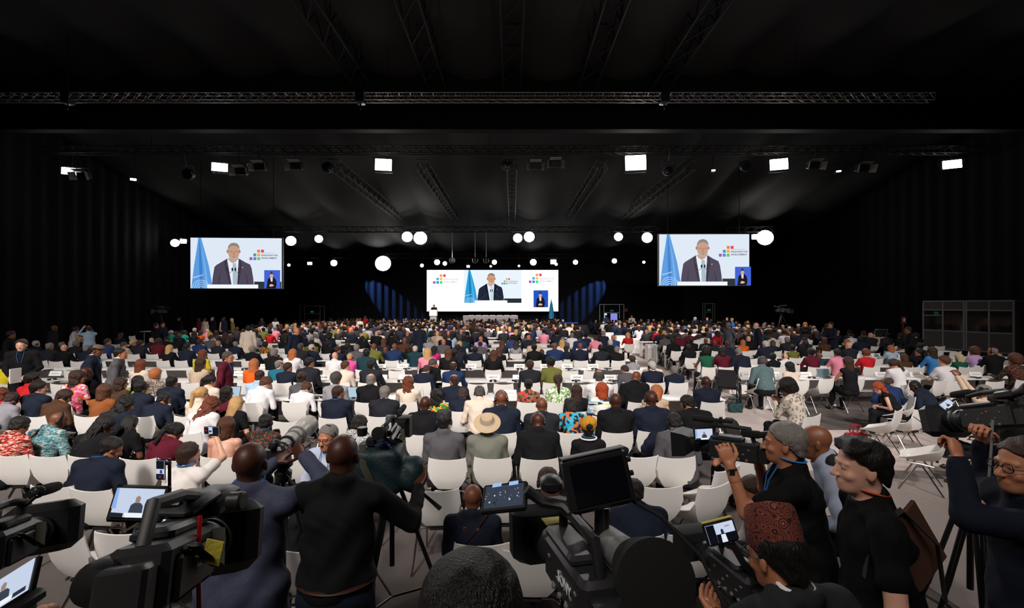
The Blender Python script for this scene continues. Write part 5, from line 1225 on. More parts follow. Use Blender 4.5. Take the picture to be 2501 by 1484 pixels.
for i, (x, y, rz, k) in enumerate(chairs[:285]):
    px = CX + x * F / y
    if px < -130 or px > 2640: continue
    near = y < 9.4; o = chair(x, y, rz, 'white moulded chair %d' % i, 'white shell chairs in the audience rows', near)
    if y < 7.4: row = 'in press row at %s' % {3: 'the very front', 4: 'second front', 5: 'third front', 6: 'fourth front', 7: 'fifth front'}[min(7, max(3, int(round(y))))]
    else: row = where(y, x)
    groups.setdefault(('empty ' if k != 'occ' else 'occupied ', row), []).append((px, o))
for (a, b), l in groups.items():
    l.sort(key=lambda t: t[0]); n = len(l)
    for i, (px, o) in enumerate(l): o['label'] = ('%swhite shell chair, %s, ' % (a, b)) + ('leftmost' if i == 0 else 'rightmost' if i == n - 1 else ORD[i] + ' from left' if i < 16 else ORD[min(15, n - 1 - i)] + ' from right') if n > 1 else '%swhite shell chair, %s, the only one' % (a, b)
if rest:
    bmx = bmesh.new()
    for x, y, rz, k in rest:
        b2 = bmesh.new(); b2.from_mesh(SHELL); b2.transform(Matrix.Translation((x, y, 0))); t_ = bpy.data.meshes.new('t'); b2.to_mesh(t_); b2.free(); bmx.from_mesh(t_); bpy.data.meshes.remove(t_)
    me = bpy.data.meshes.new('far_chairs'); bmx.to_mesh(me); bmx.free(); tag(put('shell_chair', sm(me, 28), WHITE, kind='stuff'), 'remaining small white chairs under the audience in the far rows', 'chairs')
# ---------------------------------------------------------------- desks
DT = sm(MB().bbox((0, 0, .725), (1.79, .50, .03), .006)); DP = MB().bbox((0, 0, .36), (.035, .46, .70), .004).mesh('leg_panel'); DL = MB().bbox((0, 0, .36), (.05, .05, .70), .006).bbox((0, 0, .02), (.06, .44, .03), .006).mesh('leg')
DM = MB().bbox((0, .22, .52), (1.68, .018, .36), .004).mesh('modesty_panel')
nd = 0
def desk(x, y, label, endl=False, endr=False):
    global nd; nd += 1
    T = empty('conference_desk', label, 'desk', (x, y, 0), group='white desks in rows'); put('desktop', DT, DESKM, T); put('modesty_panel', DM, DESKM, T)
    for q, e in ((-1, endl), (1, endr)): put('end_panel' if e else 'leg', DP if e else DL, DESKM if e else ALU, T, Matrix.Translation((q * .86, 0, 0)))
    return T
for k in range(12):
    y = 8.4 + 1.97 * k + .25; xs = [3.1 - 1.8 * i for i in range(12)]; xs = [x for x in xs if CX + (x + .9) * F / y > -60]
    for i, x in enumerate(xs): desk(x, y, 'white desk in %s desk row of the main block, %s' % (ORD[k], ('aisle end' if i == 0 else '%s from the aisle' % ORD[i])), i == len(xs) - 1, i == 0)
for k in range(7):
    y = 10.75 + 2.15 * k + .25; xs = [7.1 + 1.8 * i for i in range(6)]; xs = [x for x in xs if CX + (x - .9) * F / y < 2560]
    for i, x in enumerate(xs): desk(x, y, 'white desk in %s desk row of the right block, %s' % (ORD[k], ('aisle end' if i == 0 else '%s from the aisle' % ORD[i])), i == 0, False)
# closed white end cabinets along the aisle of the right block
ci = 0
for k, y in enumerate((11.6, 13.4, 15.6, 18.4, 21, 24, 27, 30)):
    tag(put('end_cabinet', sm(MB().bbox((0, 0, .36), (.5, .45, .72), .01)), DESKM, None, Matrix.Translation((6.35 - .1 * (k < 1), y - .55, 0))), 'low white box at the aisle end of the right block, %s from the front' % ORD[k], 'cabinet', 'white boxes along the aisle')
# things on the desks
CARD = MB().add([(-.15, -.05, 0), (.15, -.05, 0), (.15, .05, 0), (-.15, .05, 0), (-.15, 0, .115), (.15, 0, .115)], [(0, 1, 5, 4), (2, 3, 4, 5), (0, 4, 3), (1, 2, 5), (0, 3, 2, 1)]).mesh('card')
HSET = sm(MB().ring((0, 0, .02), .075, .08, .009, None, 14, 6, -60, 240).lathe([(.02, 0), (.034, .006), (.034, .028), (.02, .034)], (.05, -.07, 0), n=10).lathe([(.02, 0), (.034, .006), (.034, .028), (.02, .034)], (-.05, -.07, 0), n=10).path([(.05, -.09, .01), (.12, -.1, .006), (.16, -.03, .006)], .004, 5))
INK = mat('card_ink', srgb('#3a3634'), .7)
cards = [(1204, 914, 'UNFCCC', 10.3), (1267, 912, 'UN', 10.3), (1408, 911, 'UNITAR', 10.3), (1488, 909, 'UNISDR', 10.3), (1520, 909, 'UNICEF', 10.3), (1268, 885, 'OHCHR', 12.25), (1332, 884, 'UNESCO', 12.25), (1384, 883, 'UNRISD', 12.25), (1447, 883, 'UNCTAD', 12.25), (983, 886, 'UNIDO', 12.25), (1037, 886, 'UNAIDS', 12.25), (1150, 886, 'UNHCR', 12.25), (930, 886, 'UNEP', 12.25), (873, 887, 'UNDP', 12.25), (1242, 953, '', 8.4), (790, 914, 'UNDRR', 10.3), (990, 914, '', 10.3), (930, 916, '', 10.3),
         (649, 884, '', 12.25), (137, 910, '', 10.9), (585, 913, '', 10.9), (1729, 884, 'ESCAP', 12.9), (1785, 882, 'ESCWA', 12.9), (1824, 904, '', 10.75), (1965, 905, '', 10.75), (2010, 905, '', 10.75), (2150, 904, '', 10.75), (2235, 904, '', 10.75), (2380, 903, '', 10.75), (2087, 860, '', 15.05), (2137, 860, '', 15.05), (2185, 860, '', 15.05), (1888, 904, '', 10.75), (700, 916, '', 10.3)]
for i, (px, py, t, dk) in enumerate(cards):
    y = dk + .36; x = (px - CX) * y / F; T = empty('name_card', 'white name card %s' % ('reading ' + t + ' on desk in front of an audience seat' if t else 'with unreadable print on a desk, ' + ('%s from left' % ORD[min(15, sum(1 for c in cards if not c[2] and c[0] < px))] if sum(1 for c in cards if not c[2] and c[0] < px) < 16 else 'near the right wall')), 'name card', (x, y, .742), group='white name cards on the desks')
    put('card', CARD, PAPER, T)
    R_ = Matrix.Translation((0, -.028, .055)) @ Matrix.Rotation(R(-23), 4, 'X')
    if t: put('lettering', txt(t, .055, .0006, bold=.001), INK, T, R_)
    else:
        m = MB(); 
        for q in range(7): m.box((-.085 + q * .028, 0, 0), (.017, .001, .03))
        put('lettering', m, mat('faint_ink', srgb('#b4aeb0'), .7), T, R_)
hs = [(1204, 10.3), (1262, 10.3), (1408, 10.3), (1494, 10.3), (978, 10.3), (1268, 12.25), (1333, 12.25), (1387, 12.25), (1452, 12.25), (1482, 12.25), (991, 12.25), (1143, 12.25), (932, 12.25), (655, 12.25), (1727, 12.9), (1982, 10.75), (2380, 10.75), (870, 8.4), (775, 8.4), (1060, 8.4), (126, 10.5), (600, 12.25), (120, 12.0), (310, 11.4), (585, 14.4), (780, 14.4), (1245, 14.4), (1445, 14.4), (1990, 12.9)]
for i, (px, dk) in enumerate(hs):
    y = dk + .14; o = put('headset', HSET, BLACK, None, Matrix.Translation(((px - CX) * y / F, y, .742)) @ Matrix.Rotation(R(rnd.uniform(-60, 60)), 4, 'Z')); tag(o, 'black headset lying on %s, %s' % (('right block desk' if px > 1650 else 'main block desk'), '%s counted from the left' % (ORD[sum(1 for h in hs if h[0] < px)] if sum(1 for h in hs if h[0] < px) < 16 else ORD[len(hs) - 1 - sum(1 for h in hs if h[0] < px)] + ' from the right')), 'headset', 'headsets on the desks')
    if i % 1 == 0 and i < 18: p_ = put('paper_sheet', MB().bbox((0, 0, 0), (.21, .29, .004), .001), PAPER, None, Matrix.Translation(((px + 22 - CX) * (y + .03) / F, y + .03, .744)) @ Matrix.Rotation(R(rnd.uniform(-20, 20)), 4, 'Z')); tag(p_, 'white sheet of paper right of the headset, %s on the desks' % ORD[min(15, i)] if i < 16 else 'white sheet of paper on the %s desk' % ('left front' if i == 17 else 'centre front'), 'paper', 'papers on the desks')
LAPS = em('#b8d4e8', .9)
for px, y, lb, on in ((565, 8.55, 'open laptop with a lit page beside the person in burgundy', 1), (855, 8.5, 'open laptop with blue lit screen left of the balding person in black', 1), (1326, 10.5, 'small open laptop left of the person in olive top', 1), (2012, 10.95, 'open grey laptop on the right block desk', 0), (2058, 13, 'dark open laptop behind the person in dark teal suit', 0)):
    T = empty('laptop', lb, 'laptop', ((px - CX) * y / F, y, .742), (0, 0, 0), 'open laptops'); put('keyboard_base', MB().bbox((0, -.1, .008), (.31, .21, .014), .003), ALU, T)
    put('lid', MB().bbox((0, .03, .11), (.31, .01, .21), .003, Matrix.Rotation(R(-14), 3, 'X')), BLACK if on else ALU, T); put('display', MB().box((0, .022, .112), (.29, .002, .19), Matrix.Rotation(R(-14), 3, 'X')), LAPS if on else mat('dim_display', srgb('#5f7480'), .3), T)
for px, y, lb, c in ((2012 - 1260, 8.5, 'clear plastic water bottle left of the white shirted person', 1), (1229, 12.4, 'clear plastic water bottle on third main desk row beside long hair', 1), (882, 12.4, 'turquoise drinks bottle right of the person in hot pink', 0), (1030, 8.5, 'clear plastic water bottle by the black bag', 1), (2320, 13.1, 'clear bottle on right block desk', 1)):
    tag(put('water_bottle', sm(MB().lathe([(.03, 0), (.034, .01), (.034, .15), (.014, .19), (.014, .21), (.012, .215)], n=14)), mat('clear_plastic', (.75, .8, .82), .12, alpha=.5) if c else mat('turq_plastic', srgb('#58c8b8'), .3), None, Matrix.Translation(((px - CX) * y / F, y, .742))), lb, 'bottle', 'bottles on the desks')
for px, dk, lb in ((1245, 14.4, 'leftmost'), (1445, 14.4, 'rightmost'), (1060, 14.4, 'middle')):
    y = dk + .3; T = empty('desk_microphone', 'black gooseneck microphone on fourth main desk row, ' + lb, 'microphone', ((px - CX) * y / F, y, .742), group='desk microphones'); put('base', sm(MB().lathe([(.06, 0), (.06, .02), (.03, .03)], n=14)), BLACK, T); put('gooseneck', MB().path([(0, 0, .02), (0, 0, .2), (0, -.06, .3), (0, -.1, .32)], .006, 6), BLACK, T)
# wheelchair in the right block
W0 = at(1765, 985, 11.2); T = empty('wheelchair', 'black folding wheelchair parked beside the white desks of the right block', 'wheelchair', (W0.x, 11.0, 0), (0, 0, R(-25)))
for q in (-1, 1):
    w = put('wheel', MB().ring((q * .28, 0, .31), .3, .3, .02, Matrix.Rotation(R(90), 3, 'Y'), 28, 6).ring((q * .31, 0, .31), .26, .26, .008, Matrix.Rotation(R(90), 3, 'Y'), 28, 5), RUBBER, T)
    sp = MB()
    for i in range(12): a = 2 * math.pi * i / 12; sp.tube((q * .28, 0, .31), (q * .28, .29 * math.cos(a), .31 + .29 * math.sin(a)), .004, n=4)
    put('spokes', sp.lathe([(.04, -.03), (.04, .03)], (q * .28, 0, .31), (1, 0, 0), 10), ALU, w)
    put('caster', MB().ring((q * .24, .42, .08), .075, .075, .014, Matrix.Rotation(R(90), 3, 'Y'), 16, 5), RUBBER, T)
    put('push_handle', MB().path([(q * .23, -.2, .45), (q * .23, -.22, .95), (q * .23, -.34, .98)], .014, 6), BLACK, T); put('side_frame', MB().path([(q * .23, -.2, .5), (q * .23, .2, .5), (q * .23, .38, .45), (q * .23, .42, .1)], .013, 6), BLACK, T)
    put('armrest', MB().bbox((q * .25, .0, .72), (.05, .34, .04), .01), BLACK, T); put('footrest', MB().bbox((q * .12, .55, .12), (.16, .14, .02), .005), BLACK, T)
put('seat', sm(MB().bbox((0, .02, .5), (.44, .42, .05), .015)), BLACK, T); put('backrest', sm(MB().bbox((0, -.21, .74), (.42, .03, .42), .012)), BLACK, T)
# bags on floor
def bag(x, y, s, m, label, rz=0, z=0, name='handbag'):
    T = empty(name, label, 'bag', (x, y, z), (0, 0, rz)); f = Fld(V3(-s, -s, -.02), V3(s, s, s * 1.6), s * .06); f.box((0, 0, s * .42), (s * .62, s * .28, s * .42), rad=s * .14); f.warp(lambda a, b, c: s * .03 * np.sin(20 * a / s * .5 + 9 * c / s)); put('bag_body', qmesh('bag', f.arrays()), m, T)
    for q in (-1, 1): put('handle', MB().path([(-s * .3, q * s * .12, s * .8), (-s * .22, q * s * .1, s * 1.25), (s * .22, q * s * .1, s * 1.25), (s * .3, q * s * .12, s * .8)], s * .035, 6), m, T)
    return T
p = at(2068, 1066, 8.2); bag(6.1, 8.0, .30, mat('red_leather', srgb('#8c1420'), .35), 'dark red leather handbag on the floor beside the red haired person', R(10))
bag(at(1790, 990, 10.6).x, 10.5, .26, mat('teal_bag', srgb('#12393c'), .7), 'dark teal rucksack on floor next to the wheelchair', 0, name='rucksack')
p = at(1560, 1484, 3.7)
# ---------------------------------------------------------------- press riser, tripods, cameras
put('press_riser', MB().bbox((0, -1.4, .12), (9, 5.0, .24), .02), BLACK, kind='structure')
def tripod(x, y, z0, zt, label, rz=0, spread=.42, pan=None, cat='tripod'):
    T = empty('tripod', label, cat, (x, y, z0), (0, 0, R(rz)), 'camera tripods'); h = zt - z0
    put('head', sm(MB().lathe([(.05, -.10), (.055, -.04), (.035, -.02), (.06, 0), (.06, .02)], (0, 0, h - .03), n=16).bbox((0, 0, h - .005), (.09, .14, .03), .008)), BLACK, T)
    put('centre_column', MB().tube((0, 0, h - .1), (0, 0, h * .5), .018, n=8), DKMETAL, T)
    for i in range(3):
        a = R(90 + 120 * i); c, s = math.cos(a), math.sin(a); f = (c * spread, s * spread, .015)
        g = put('leg', MB().path([(c * .05, s * .05, h - .13), (c * spread * .55, s * spread * .55, h * .45)], .015, 8).path([(c * .05 - s * .03, s * .05 + c * .03, h - .13), (c * spread * .55 - s * .02, s * spread * .55 + c * .02, h * .45)], .011, 6).path([(c * spread * .5, s * spread * .5, h * .5), f], [.014, .010], 8), DKMETAL, T)
        put('foot', sm(MB().lathe([(.012, 0), (.024, .006), (.02, .03)], (f[0], f[1], 0), n=10)), RUBBER, g)
        put('spreader_arm', MB().tube((0, 0, h * .34), (c * spread * .62, s * spread * .62, h * .38), .008, n=6), DKMETAL, T)
    if pan: put('pan_handle', MB().path([(0, -.02, h - .06), (pan * .1, -.2, h - .12), (pan * .16, -.38, h - .2)], [.009, .009, .016], 8), BLACK, T)
    return T
YEL = mat('yellow_tape', srgb('#b8a83a'), .7, bump=.3, bscale=80); PLAST = mat('charcoal_plastic', (.019, .019, .02), .38, spec=.5, bump=.1, bscale=500); GREYP = mat('grey_plastic', (.16, .155, .155), .45); FOAM = mat('foam_windscreen', (.012, .012, .012), .95, bump=.8, bscale=400)
def lcd_pic(T, M, w, h, kind):
    """small lit display drawn as flat shapes; local x right, z up, viewer at -y"""
    b = empty_part = put('display', MB().box((0, 0, 0), (w, .002, h)), em('#cfdcf4' if kind != 'crowd' else '#3a4250', .9), T, M); P = Pic(b, -w / 2, -h / 2, w, h); P.pt0 = P.pt
    def poly(n, pts, m):
        P.k += 1; y = -.0015 - .0006 * P.k; me = bpy.data.meshes.new(n); me.from_pydata([(-w / 2 + u * w, y, -h / 2 + v * h) for u, v in pts], [], [tuple(range(len(pts)))]); return put(n, me, m, b)
    if kind == 'speaker':
        poly('picture_shape', [(.36, .12), (.38, .42), (.44, .5), (.58, .5), (.64, .4), (.66, .12)], em('#3a4250')); poly('picture_shape', [(.46, .5), (.45, .68), (.5, .76), (.56, .68), (.55, .5)], em('#9a8478')); poly('picture_shape', [(.32, 0), (.3, .16), (.74, .16), (.72, 0)], em('#eef2fa'))
        poly('picture_shape', [(0, 0), (0, .16), (.28, .14), (.28, 0)], em('#20242c')); poly('picture_shape', [(.76, 0), (.76, .14), (1, .14), (1, 0)], em('#2a3040')); poly('picture_shape', [(0, .3), (0, 1), (.06, 1), (.1, .3)], em('#8cb0e8'))
    elif kind == 'stage':
        poly('picture_shape', [(0, 0), (0, 1), (.3, 1), (.3, 0)], em('#0c0e14')); poly('picture_shape', [(.3, 0), (.3, .45), (1, .45), (1, 0)], em('#0c0e14')); poly('picture_shape', [(.44, .0), (.46, .42), (.62, .42), (.64, 0)], em('#dfe6f4')); poly('picture_shape', [(.48, .42), (.49, .66), (.53, .72), (.58, .66), (.59, .42)], em('#2c2c34')); poly('picture_shape', [(.66, .78), (.66, .84), (.84, .84), (.84, .78)], em('#b07aa8'))
    elif kind == 'crowd':
        r2 = random.Random(3)
        for i in range(34): u, v = r2.uniform(.03, .93), r2.uniform(.04, .62); s_ = r2.uniform(.015, .04); poly('picture_shape', [(u, v), (u + s_, v), (u + s_, v + s_ * 1.6), (u, v + s_ * 1.6)], em(r2.choice(['#a8b2c4', '#6c7688', '#dfe4ee', '#20242c'])))
        for u in (.24, .68): poly('picture_shape', [(u, .70), (u + .24, .72), (u + .24, .9), (u, .88)], em('#9cc0f4', 1))
    elif kind == 'phone':
        poly('picture_shape', [(0, .55), (0, 1), (1, 1), (1, .55)], em('#11151f')); poly('picture_shape', [(0, 0), (0, .28), (1, .28), (1, 0)], em('#151821')); poly('picture_shape', [(.45, .3), (.5, .5), (.75, .5), (.8, .3)], em('#2c4a8a')); poly('picture_shape', [(.4, .08), (.4, .16), (.6, .16), (.6, .08)], em('#c03030'))
    return b
def camcorder(loc, yaw, pitch, label, s=1.0, roll=0, **k): return cam_m(Matrix.Translation(loc) @ Matrix.Rotation(R(yaw), 4, 'Z') @ Matrix.Rotation(R(pitch), 4, 'X') @ Matrix.Rotation(R(roll), 4, 'Y') @ Matrix.Scale(s, 4), label, **k)
def cam_between(Fp, Bp, label, roll=0, **k):
    """camera from the centre of its front box to its rear end, both world points"""
    L = k.get('bodylen', .26); b, f = -(L / 2 + .06), L / 2 + k.get('lensL', .14) + .05; d = Vector(Fp) - Vector(Bp); s = d.length / (f - b); yaw = math.atan2(-d.x, d.y); pitch = math.asin(d.z / d.length)
    Rm = Matrix.Rotation(yaw, 4, 'Z') @ Matrix.Rotation(pitch, 4, 'X') @ Matrix.Rotation(R(roll), 4, 'Y'); o = Vector(Bp) - (Rm @ Vector((0, b * s, 0)))
    return cam_m(Matrix.Translation(o) @ Rm @ Matrix.Scale(s, 4), label, **k)
def cam_m(M, label, hood='rect', lcd=None, mic=True, evf=True, handle=True, battery=True, lensL=.14, tape=False, cable=None, tally=False, bodylen=.26, lcdM=None, lcdW=None, lens_r=.05):
    if lcdW is not None: lcdM = M.inverted() @ lcdW
    T = empty('video_camera', label, 'camera', M=M, group='press video cameras'); b = MB(); L = bodylen
    b.bbox((0, 0, 0), (.115, L, .125), .014).bbox((-.012, L * .12, .072), (.085, L * .7, .03), .01).bbox((.06, -.02, -.01), (.02, L * .7, .09), .008); put('body', sm(b, 30), PLAST, T)
    d = MB()
    for i in range(7): d.bbox((-.059, -L * .35 + i * L * .11, .02 - .03 * (i % 3)), (.006, .014, .010), .002)
    for i in range(4): d.lathe([(.008, 0), (.008, .006), (.005, .008)], (-.058, -L * .3 + i * L * .16, -.045), (-1, 0, 0), 10)
    put('buttons', sm(d), GREYP, T, kind='stuff')
    y0 = L / 2; put('lens_barrel', sm(MB().lathe([(lens_r * .9, 0), (lens_r * .95, .02), (lens_r * 1.05, .025), (lens_r * 1.05, .05), (lens_r * .93, .053), (lens_r * .93, .075), (lens_r * 1.08, .08), (lens_r * 1.08, lensL - .02), (lens_r * 1.0, lensL)], (0, y0, 0), (0, 1, 0), 28), 30), BLACK, T)
    if hood == 'rect':
        m = MB(); y1, y2 = y0 + lensL, y0 + lensL + .09
        for (w, h, yy) in ((.055, .048, y1 - .02), (.085, .068, y1 + .01), (.095, .078, y2)): m.v += [(-w, yy, -h), (w, yy, -h), (w, yy, h), (-w, yy, h)]
        for k in range(2):
            for j in range(4): m.f.append((k * 4 + j, k * 4 + (j + 1) % 4, k * 4 + 4 + (j + 1) % 4, k * 4 + 4 + j))
        m.f.append((3, 2, 1, 0)); put('lens_hood', solid(m, .006, 'lens_hood'), BLACK, T); put('front_glass', sm(MB().lathe([(.04, 0), (.03, .008), (.004, .012)], (0, y1, 0), (0, 1, 0), 20)), GLASS, T)
    elif hood == 'big':
        put('matte_box', sm(MB().bbox((0, y0 + lensL + .05, .0), (.25, .12, .20), .03), 30), BLACK, T)
    if handle: put('top_handle', sm(MB().path([(0, L * .42, .06), (0, L * .40, .135), (0, L * .1, .145), (0, -L * .35, .14), (0, -L * .42, .06)], [.014, .015, .015, .015, .014], 8)), BLACK, T)
    if mic:
        mm = put('microphone', sm(MB().lathe([(.006, 0), (.020, .008), (.022, .05), (.022, .14), (.012, .155), (.011, .27)], (.05, L * .95, .165), (0, -1, 0), 14)), FOAM, T); put('mic_holder', MB().ring((.05, L * .3, .165), .02, .02, .006, Matrix.Rotation(R(90), 3, 'X'), 12, 5).tube((.05, L * .3, .15), (.02, L * .3, .12), .007, n=6), BLACK, mm)
    if evf:
        e = put('viewfinder', sm(MB().bbox((-.01, -L * .38, .115), (.05, .12, .045), .01).lathe([(.02, 0), (.022, .05), (.034, .08), (.038, .10), (.028, .105)], (-.01, -L * .38 - .05, .115), (0, -1, .15), 18)), BLACK, T); put('eyecup', sm(MB().lathe([(.038, 0), (.042, .02), (.03, .022)], (-.01, -L * .38 - .15, .13), (0, -1, .15), 18)), RUBBER, e)
    if battery: put('battery', sm(MB().bbox((0, -L / 2 - .03, -.01), (.085, .06, .095), .008)), PLAST, T)
    if lcd:
        q = put('lcd_screen', sm(MB().bbox((0, 0, 0), (.135, .012, .088), .005)), BLACK, T, lcdM or (Matrix.Translation((-.16, L * .1, .10)) @ Matrix.Rotation(R(-8), 4, 'X'))); put('hinge', MB().tube((.065, .0, 0), (.10, .0, 0), .010, n=8), BLACK, q); lcd_pic(q, Matrix.Translation((0, -.0075, .002)), .113, .068, lcd)
    if tape: put('tape_strip', sm(MB().bbox((.0, y0 + lensL * .3, lens_r * 1.1 + .01), (.09, .06, .004), .001)), YEL, T)
    if tally: put('tally_light', MB().bbox((-.0585, -L * .1, .03), (.004, .008, .004), .001), em('#ff3020', .9), T)
    put('strap', sm(MB().path([(.07, L * .3, .05), (.10, .0, -.02), (.075, -L * .3, .045)], .016, 6, flat=.2)), mat('olive_strap', srgb('#3a3a30'), .9), T)
    if cable: put('cable', sm(MB().path([(c) for c in cable], .006, 6)), RUBBER, T)
    return T
def put_cam_tripod(loc, label, z0=0, yaw=0, pan=1, drop=.09, spread=.42): return tripod(loc[0], loc[1], z0, loc[2] - drop, label, yaw, spread, pan)
# ---------------------------------------------------------------- press people in front
def hero(px, py, d, H, rz, label, garment, topm, hair, hc, skin, hands=None, ext=(), seat=False, z=0, lod=2, poles=None, legm=None, hem=None, **kw):
    """hands are world points; px, py = crown of the head"""
    x = (px - CX) * d / F; top = CAMZ - (py - HY) * d / F; a = R(rz); c, s = math.cos(-a), math.sin(-a)
    P0 = Pose(stand=not seat, **{k: v for k, v in kw.items() if k not in ('feet',)}); ht = P0.head[2] + (.124 if hair in (None, '-') else .134); sc = (top - z) / ht
    hx = P0.head[0] * math.cos(a) - P0.head[1] * math.sin(a); hy = P0.head[0] * math.sin(a) + P0.head[1] * math.cos(a); ox, oy = x - hx * sc, d - hy * sc
    loc_h = None
    if hands: loc_h = [(V3((h[0] - ox) * c - (h[1] - oy) * s, (h[0] - ox) * s + (h[1] - oy) * c, h[2] - z) / sc) if h is not None else V3(*((-.1, .3, .66) if i == 0 else (.1, .3, .66)) if seat else V3(-.27 if i == 0 else .27, .06, .80)) for i, h in enumerate(hands)]
    P = Pose(stand=not seat, hands=loc_h, poles=poles, **kw)
    o = figure(P, lod, garment, topm, None if hair in (None, '-') else hair, HAIRC.get(hc), skin, extras=ext, loc=(ox, oy, z), rz=a, scale=sc, label=label, legm=legm, hem=hem, wr=.0055)
    people.append((ox, oy)); return o, P, sc
JEAN = cloth('navy_jeans', '#151d2e')
CHK = pattern('blue_grey_check', ['#3c4156', '#3c4156', '#40465c'], 90)
o, P, sc = hero(612, 1076, 2.45, 1.78, 0, 'person in blue grey suit jacket with shaved head photographing with raised arm', 'suit', CHK, '-', None, 'dark', (at(672, 1128, 2.84), at(742, 1112, 2.80)), ('lanyard',), girth=1.08, poles=((-1, -.2, -1), (1.2, .1, -.6)), pitch=2, hem=-.17, legm=cloth('slate_trousers', '#2c3040'), yaw=8)
o, P, sc = hero(838, 1058, 2.52, 1.79, 0, 'bald person in black shirt and brown belt with one open hand raised', 'shirt', cloth('black_shirt', '#131314'), '-', None, 'dark', (at(885, 1165, 2.95), at(1022, 1190, 2.85)), (), girth=1.14, poles=((-1, -.2, -1), (.6, -.5, -1)), legm=JEAN, curl=.25, hand_n=((0, 0, -1), (-.6, -.2, 1)), hem=.0)
HP = P.hip; put('belt', sm(MB().ring((0, 0, HP[2] + .055), .182, .140, .022, None, 30, 6, flat=.45)), mat('brown_belt', srgb('#3a1e14'), .4), o)
put('pocket_paper', MB().bbox((.07, -.165, HP[2] - .03), (.10, .006, .03), .002, Matrix.Rotation(R(12), 3, 'Y')), PAPER, o)
# long white lens on camera body
c = at(672, 1108, 2.9); M = Matrix.Translation(c) @ Matrix.Rotation(R(3), 4, 'Z') @ Matrix.Rotation(R(5), 4, 'X'); T = empty('still_camera', 'black stills camera with a long pale telephoto lens in front of the blue suit', 'camera', M=M)
put('camera_body', sm(MB().bbox((0, 0, 0), (.15, .07, .11), .018).bbox((0, 0, .07), (.06, .06, .05), .014).bbox((.06, .02, -.01), (.035, .09, .10), .012), 30), PLAST, T); put('eyepiece', sm(MB().bbox((0, -.045, .065), (.04, .03, .03), .008)), RUBBER, T)
PALE = mat('pale_lens_coat', srgb('#b3aeaa'), .4); put('telephoto_barrel', sm(MB().lathe([(.035, 0), (.04, .03), (.042, .10), (.052, .15), (.052, .24), (.060, .29), (.062, .40), (.060, .41)], (0, .035, 0), (0, 1, 0), 30), 30), PALE, T)
for yy, r in ((.07, .044), (.15, .056), (.25, .056), (.31, .064)): put('grip_ring', sm(MB().lathe([(r, 0), (r + .003, .004), (r + .003, .022), (r, .026)], (0, yy, 0), (0, 1, 0), 28)), GREYP if yy > .2 else BLACK, T)
put('lens_hood', solid(MB().lathe([(.062, 0), (.072, .03), (.074, .10)], (0, .44, 0), (0, 1, 0), 28), .004, 'hood'), PALE, T); put('tripod_collar', sm(MB().bbox((0, .12, -.075), (.03, .08, .03), .008)), BLACK, T)
put_cam_tripod((c.x, c.y + .1, c.z - .06), 'black tripod under the long pale telephoto lens', 0, 20, 1, .02)
# camcorder with teal rain bag
c = at(950, 1075, 3.15); camcorder(c, 4, 0, 'video camera on tripod wrapped in a dark teal cover bag', 1.0, hood='rect', lcd=None, bodylen=.34, lens_r=.045)
T = empty('camera_bag', 'dark teal camera cover bag with white stitched lettering', 'bag', c + Vector((-.0, -.12, -.12)), (0, 0, R(6))); f = Fld(V3(-.3, -.22, -.25), V3(.3, .25, .2), .014); f.box((-.03, 0, -.02), (.16, .15, .15), rad=.05); f.ell((.19, -.04, -.06), (.10, .11, .12), None, .05); f.warp(lambda x, y, z: .006 * np.sin(38 * x + 22 * z) * np.sin(27 * z + 10 * y)); TEALB = mat('dark_teal_nylon', srgb('#10262b'), .6, bump=.4, bscale=50)
put('bag_body', qmesh('bag', f.arrays()), TEALB, T); put('shoulder_strap', sm(MB().path([(-.12, -.10, .16), (-.10, -.17, .05), (-.04, -.175, -.08), (.0, -.17, -.18)], .022, 6, flat=.25)), mat('olive_strap', srgb('#3a3a30'), .9), T)
put('lettering', txt('porta\nbrace', .05, .001, bold=.001), PAPER, T, Matrix.Translation((-.13, -.158, -.08))); put('blue_cloth', sm(MB().path([(-.05, -.05, .14), (.02, -.08, .16), (.07, -.10, .12)], [.01, .03, .012], 8, flat=.4)), cloth('royal', '#2238b8'), T); put('viewfinder', sm(MB().bbox((-.08, -.02, .16), (.06, .09, .06), .012).lathe([(.03, 0), (.036, .05), (.03, .055)], (-.14, -.02, .2), (0, 0, 1), 16)), BLACK, T)
put_cam_tripod((c.x + .02, c.y, c.z - .14), 'black tripod under the teal covered video camera', 0, 40, 1, .05, .5)
# seated people that face the camera or turn away
o, P, sc = hero(799, 1036, 4.45, 1.3, 172, 'person with headphones, glasses and grey hair turned round facing the camera', 'shirt', cloth('pale_blue_stripe', '#b4bed4'), 'short', 'grey', 'tan', (at(800, 1150, 4.2), None), ('eyes', 'glasses', 'phones', 'lanyard'), seat=True, lean=6, pitch=-6, yaw=-4, girth=1.08); chairs_x = (799 - CX) * 4.45 / F
o, P, sc = hero(462, 1076, 4.2, 1.3, -6, 'person in white t-shirt with dark hair raising a phone in one hand', 'tee', cloth('white_tee', '#e2dad6'), 'short', 'brown', 'pale', (None, at(528, 1066, 4.5)), ('lanyard',), seat=True, lean=10, pitch=-2, yaw=-6, poles=(None, (1, .1, -.9)), fem=True)
def phone(loc, rz, rx, label, land=True, kind='phone', s=1.0, glow=True):
    T = empty('smartphone', label, 'phone', M=Matrix.Translation(loc) @ Matrix.Rotation(R(rz), 4, 'Z') @ Matrix.Rotation(R(rx), 4, 'X') @ (Matrix.Rotation(R(90), 4, 'Y') if land else Matrix.Identity(4)) @ Matrix.Scale(s, 4), group='smartphones'); put('case', sm(MB().bbox((0, 0, 0), (.078, .010, .158), .006)), BLACK, T)
    lcd_pic(T, Matrix.Translation((0, -.0065, 0)), .068, .142, kind); return T
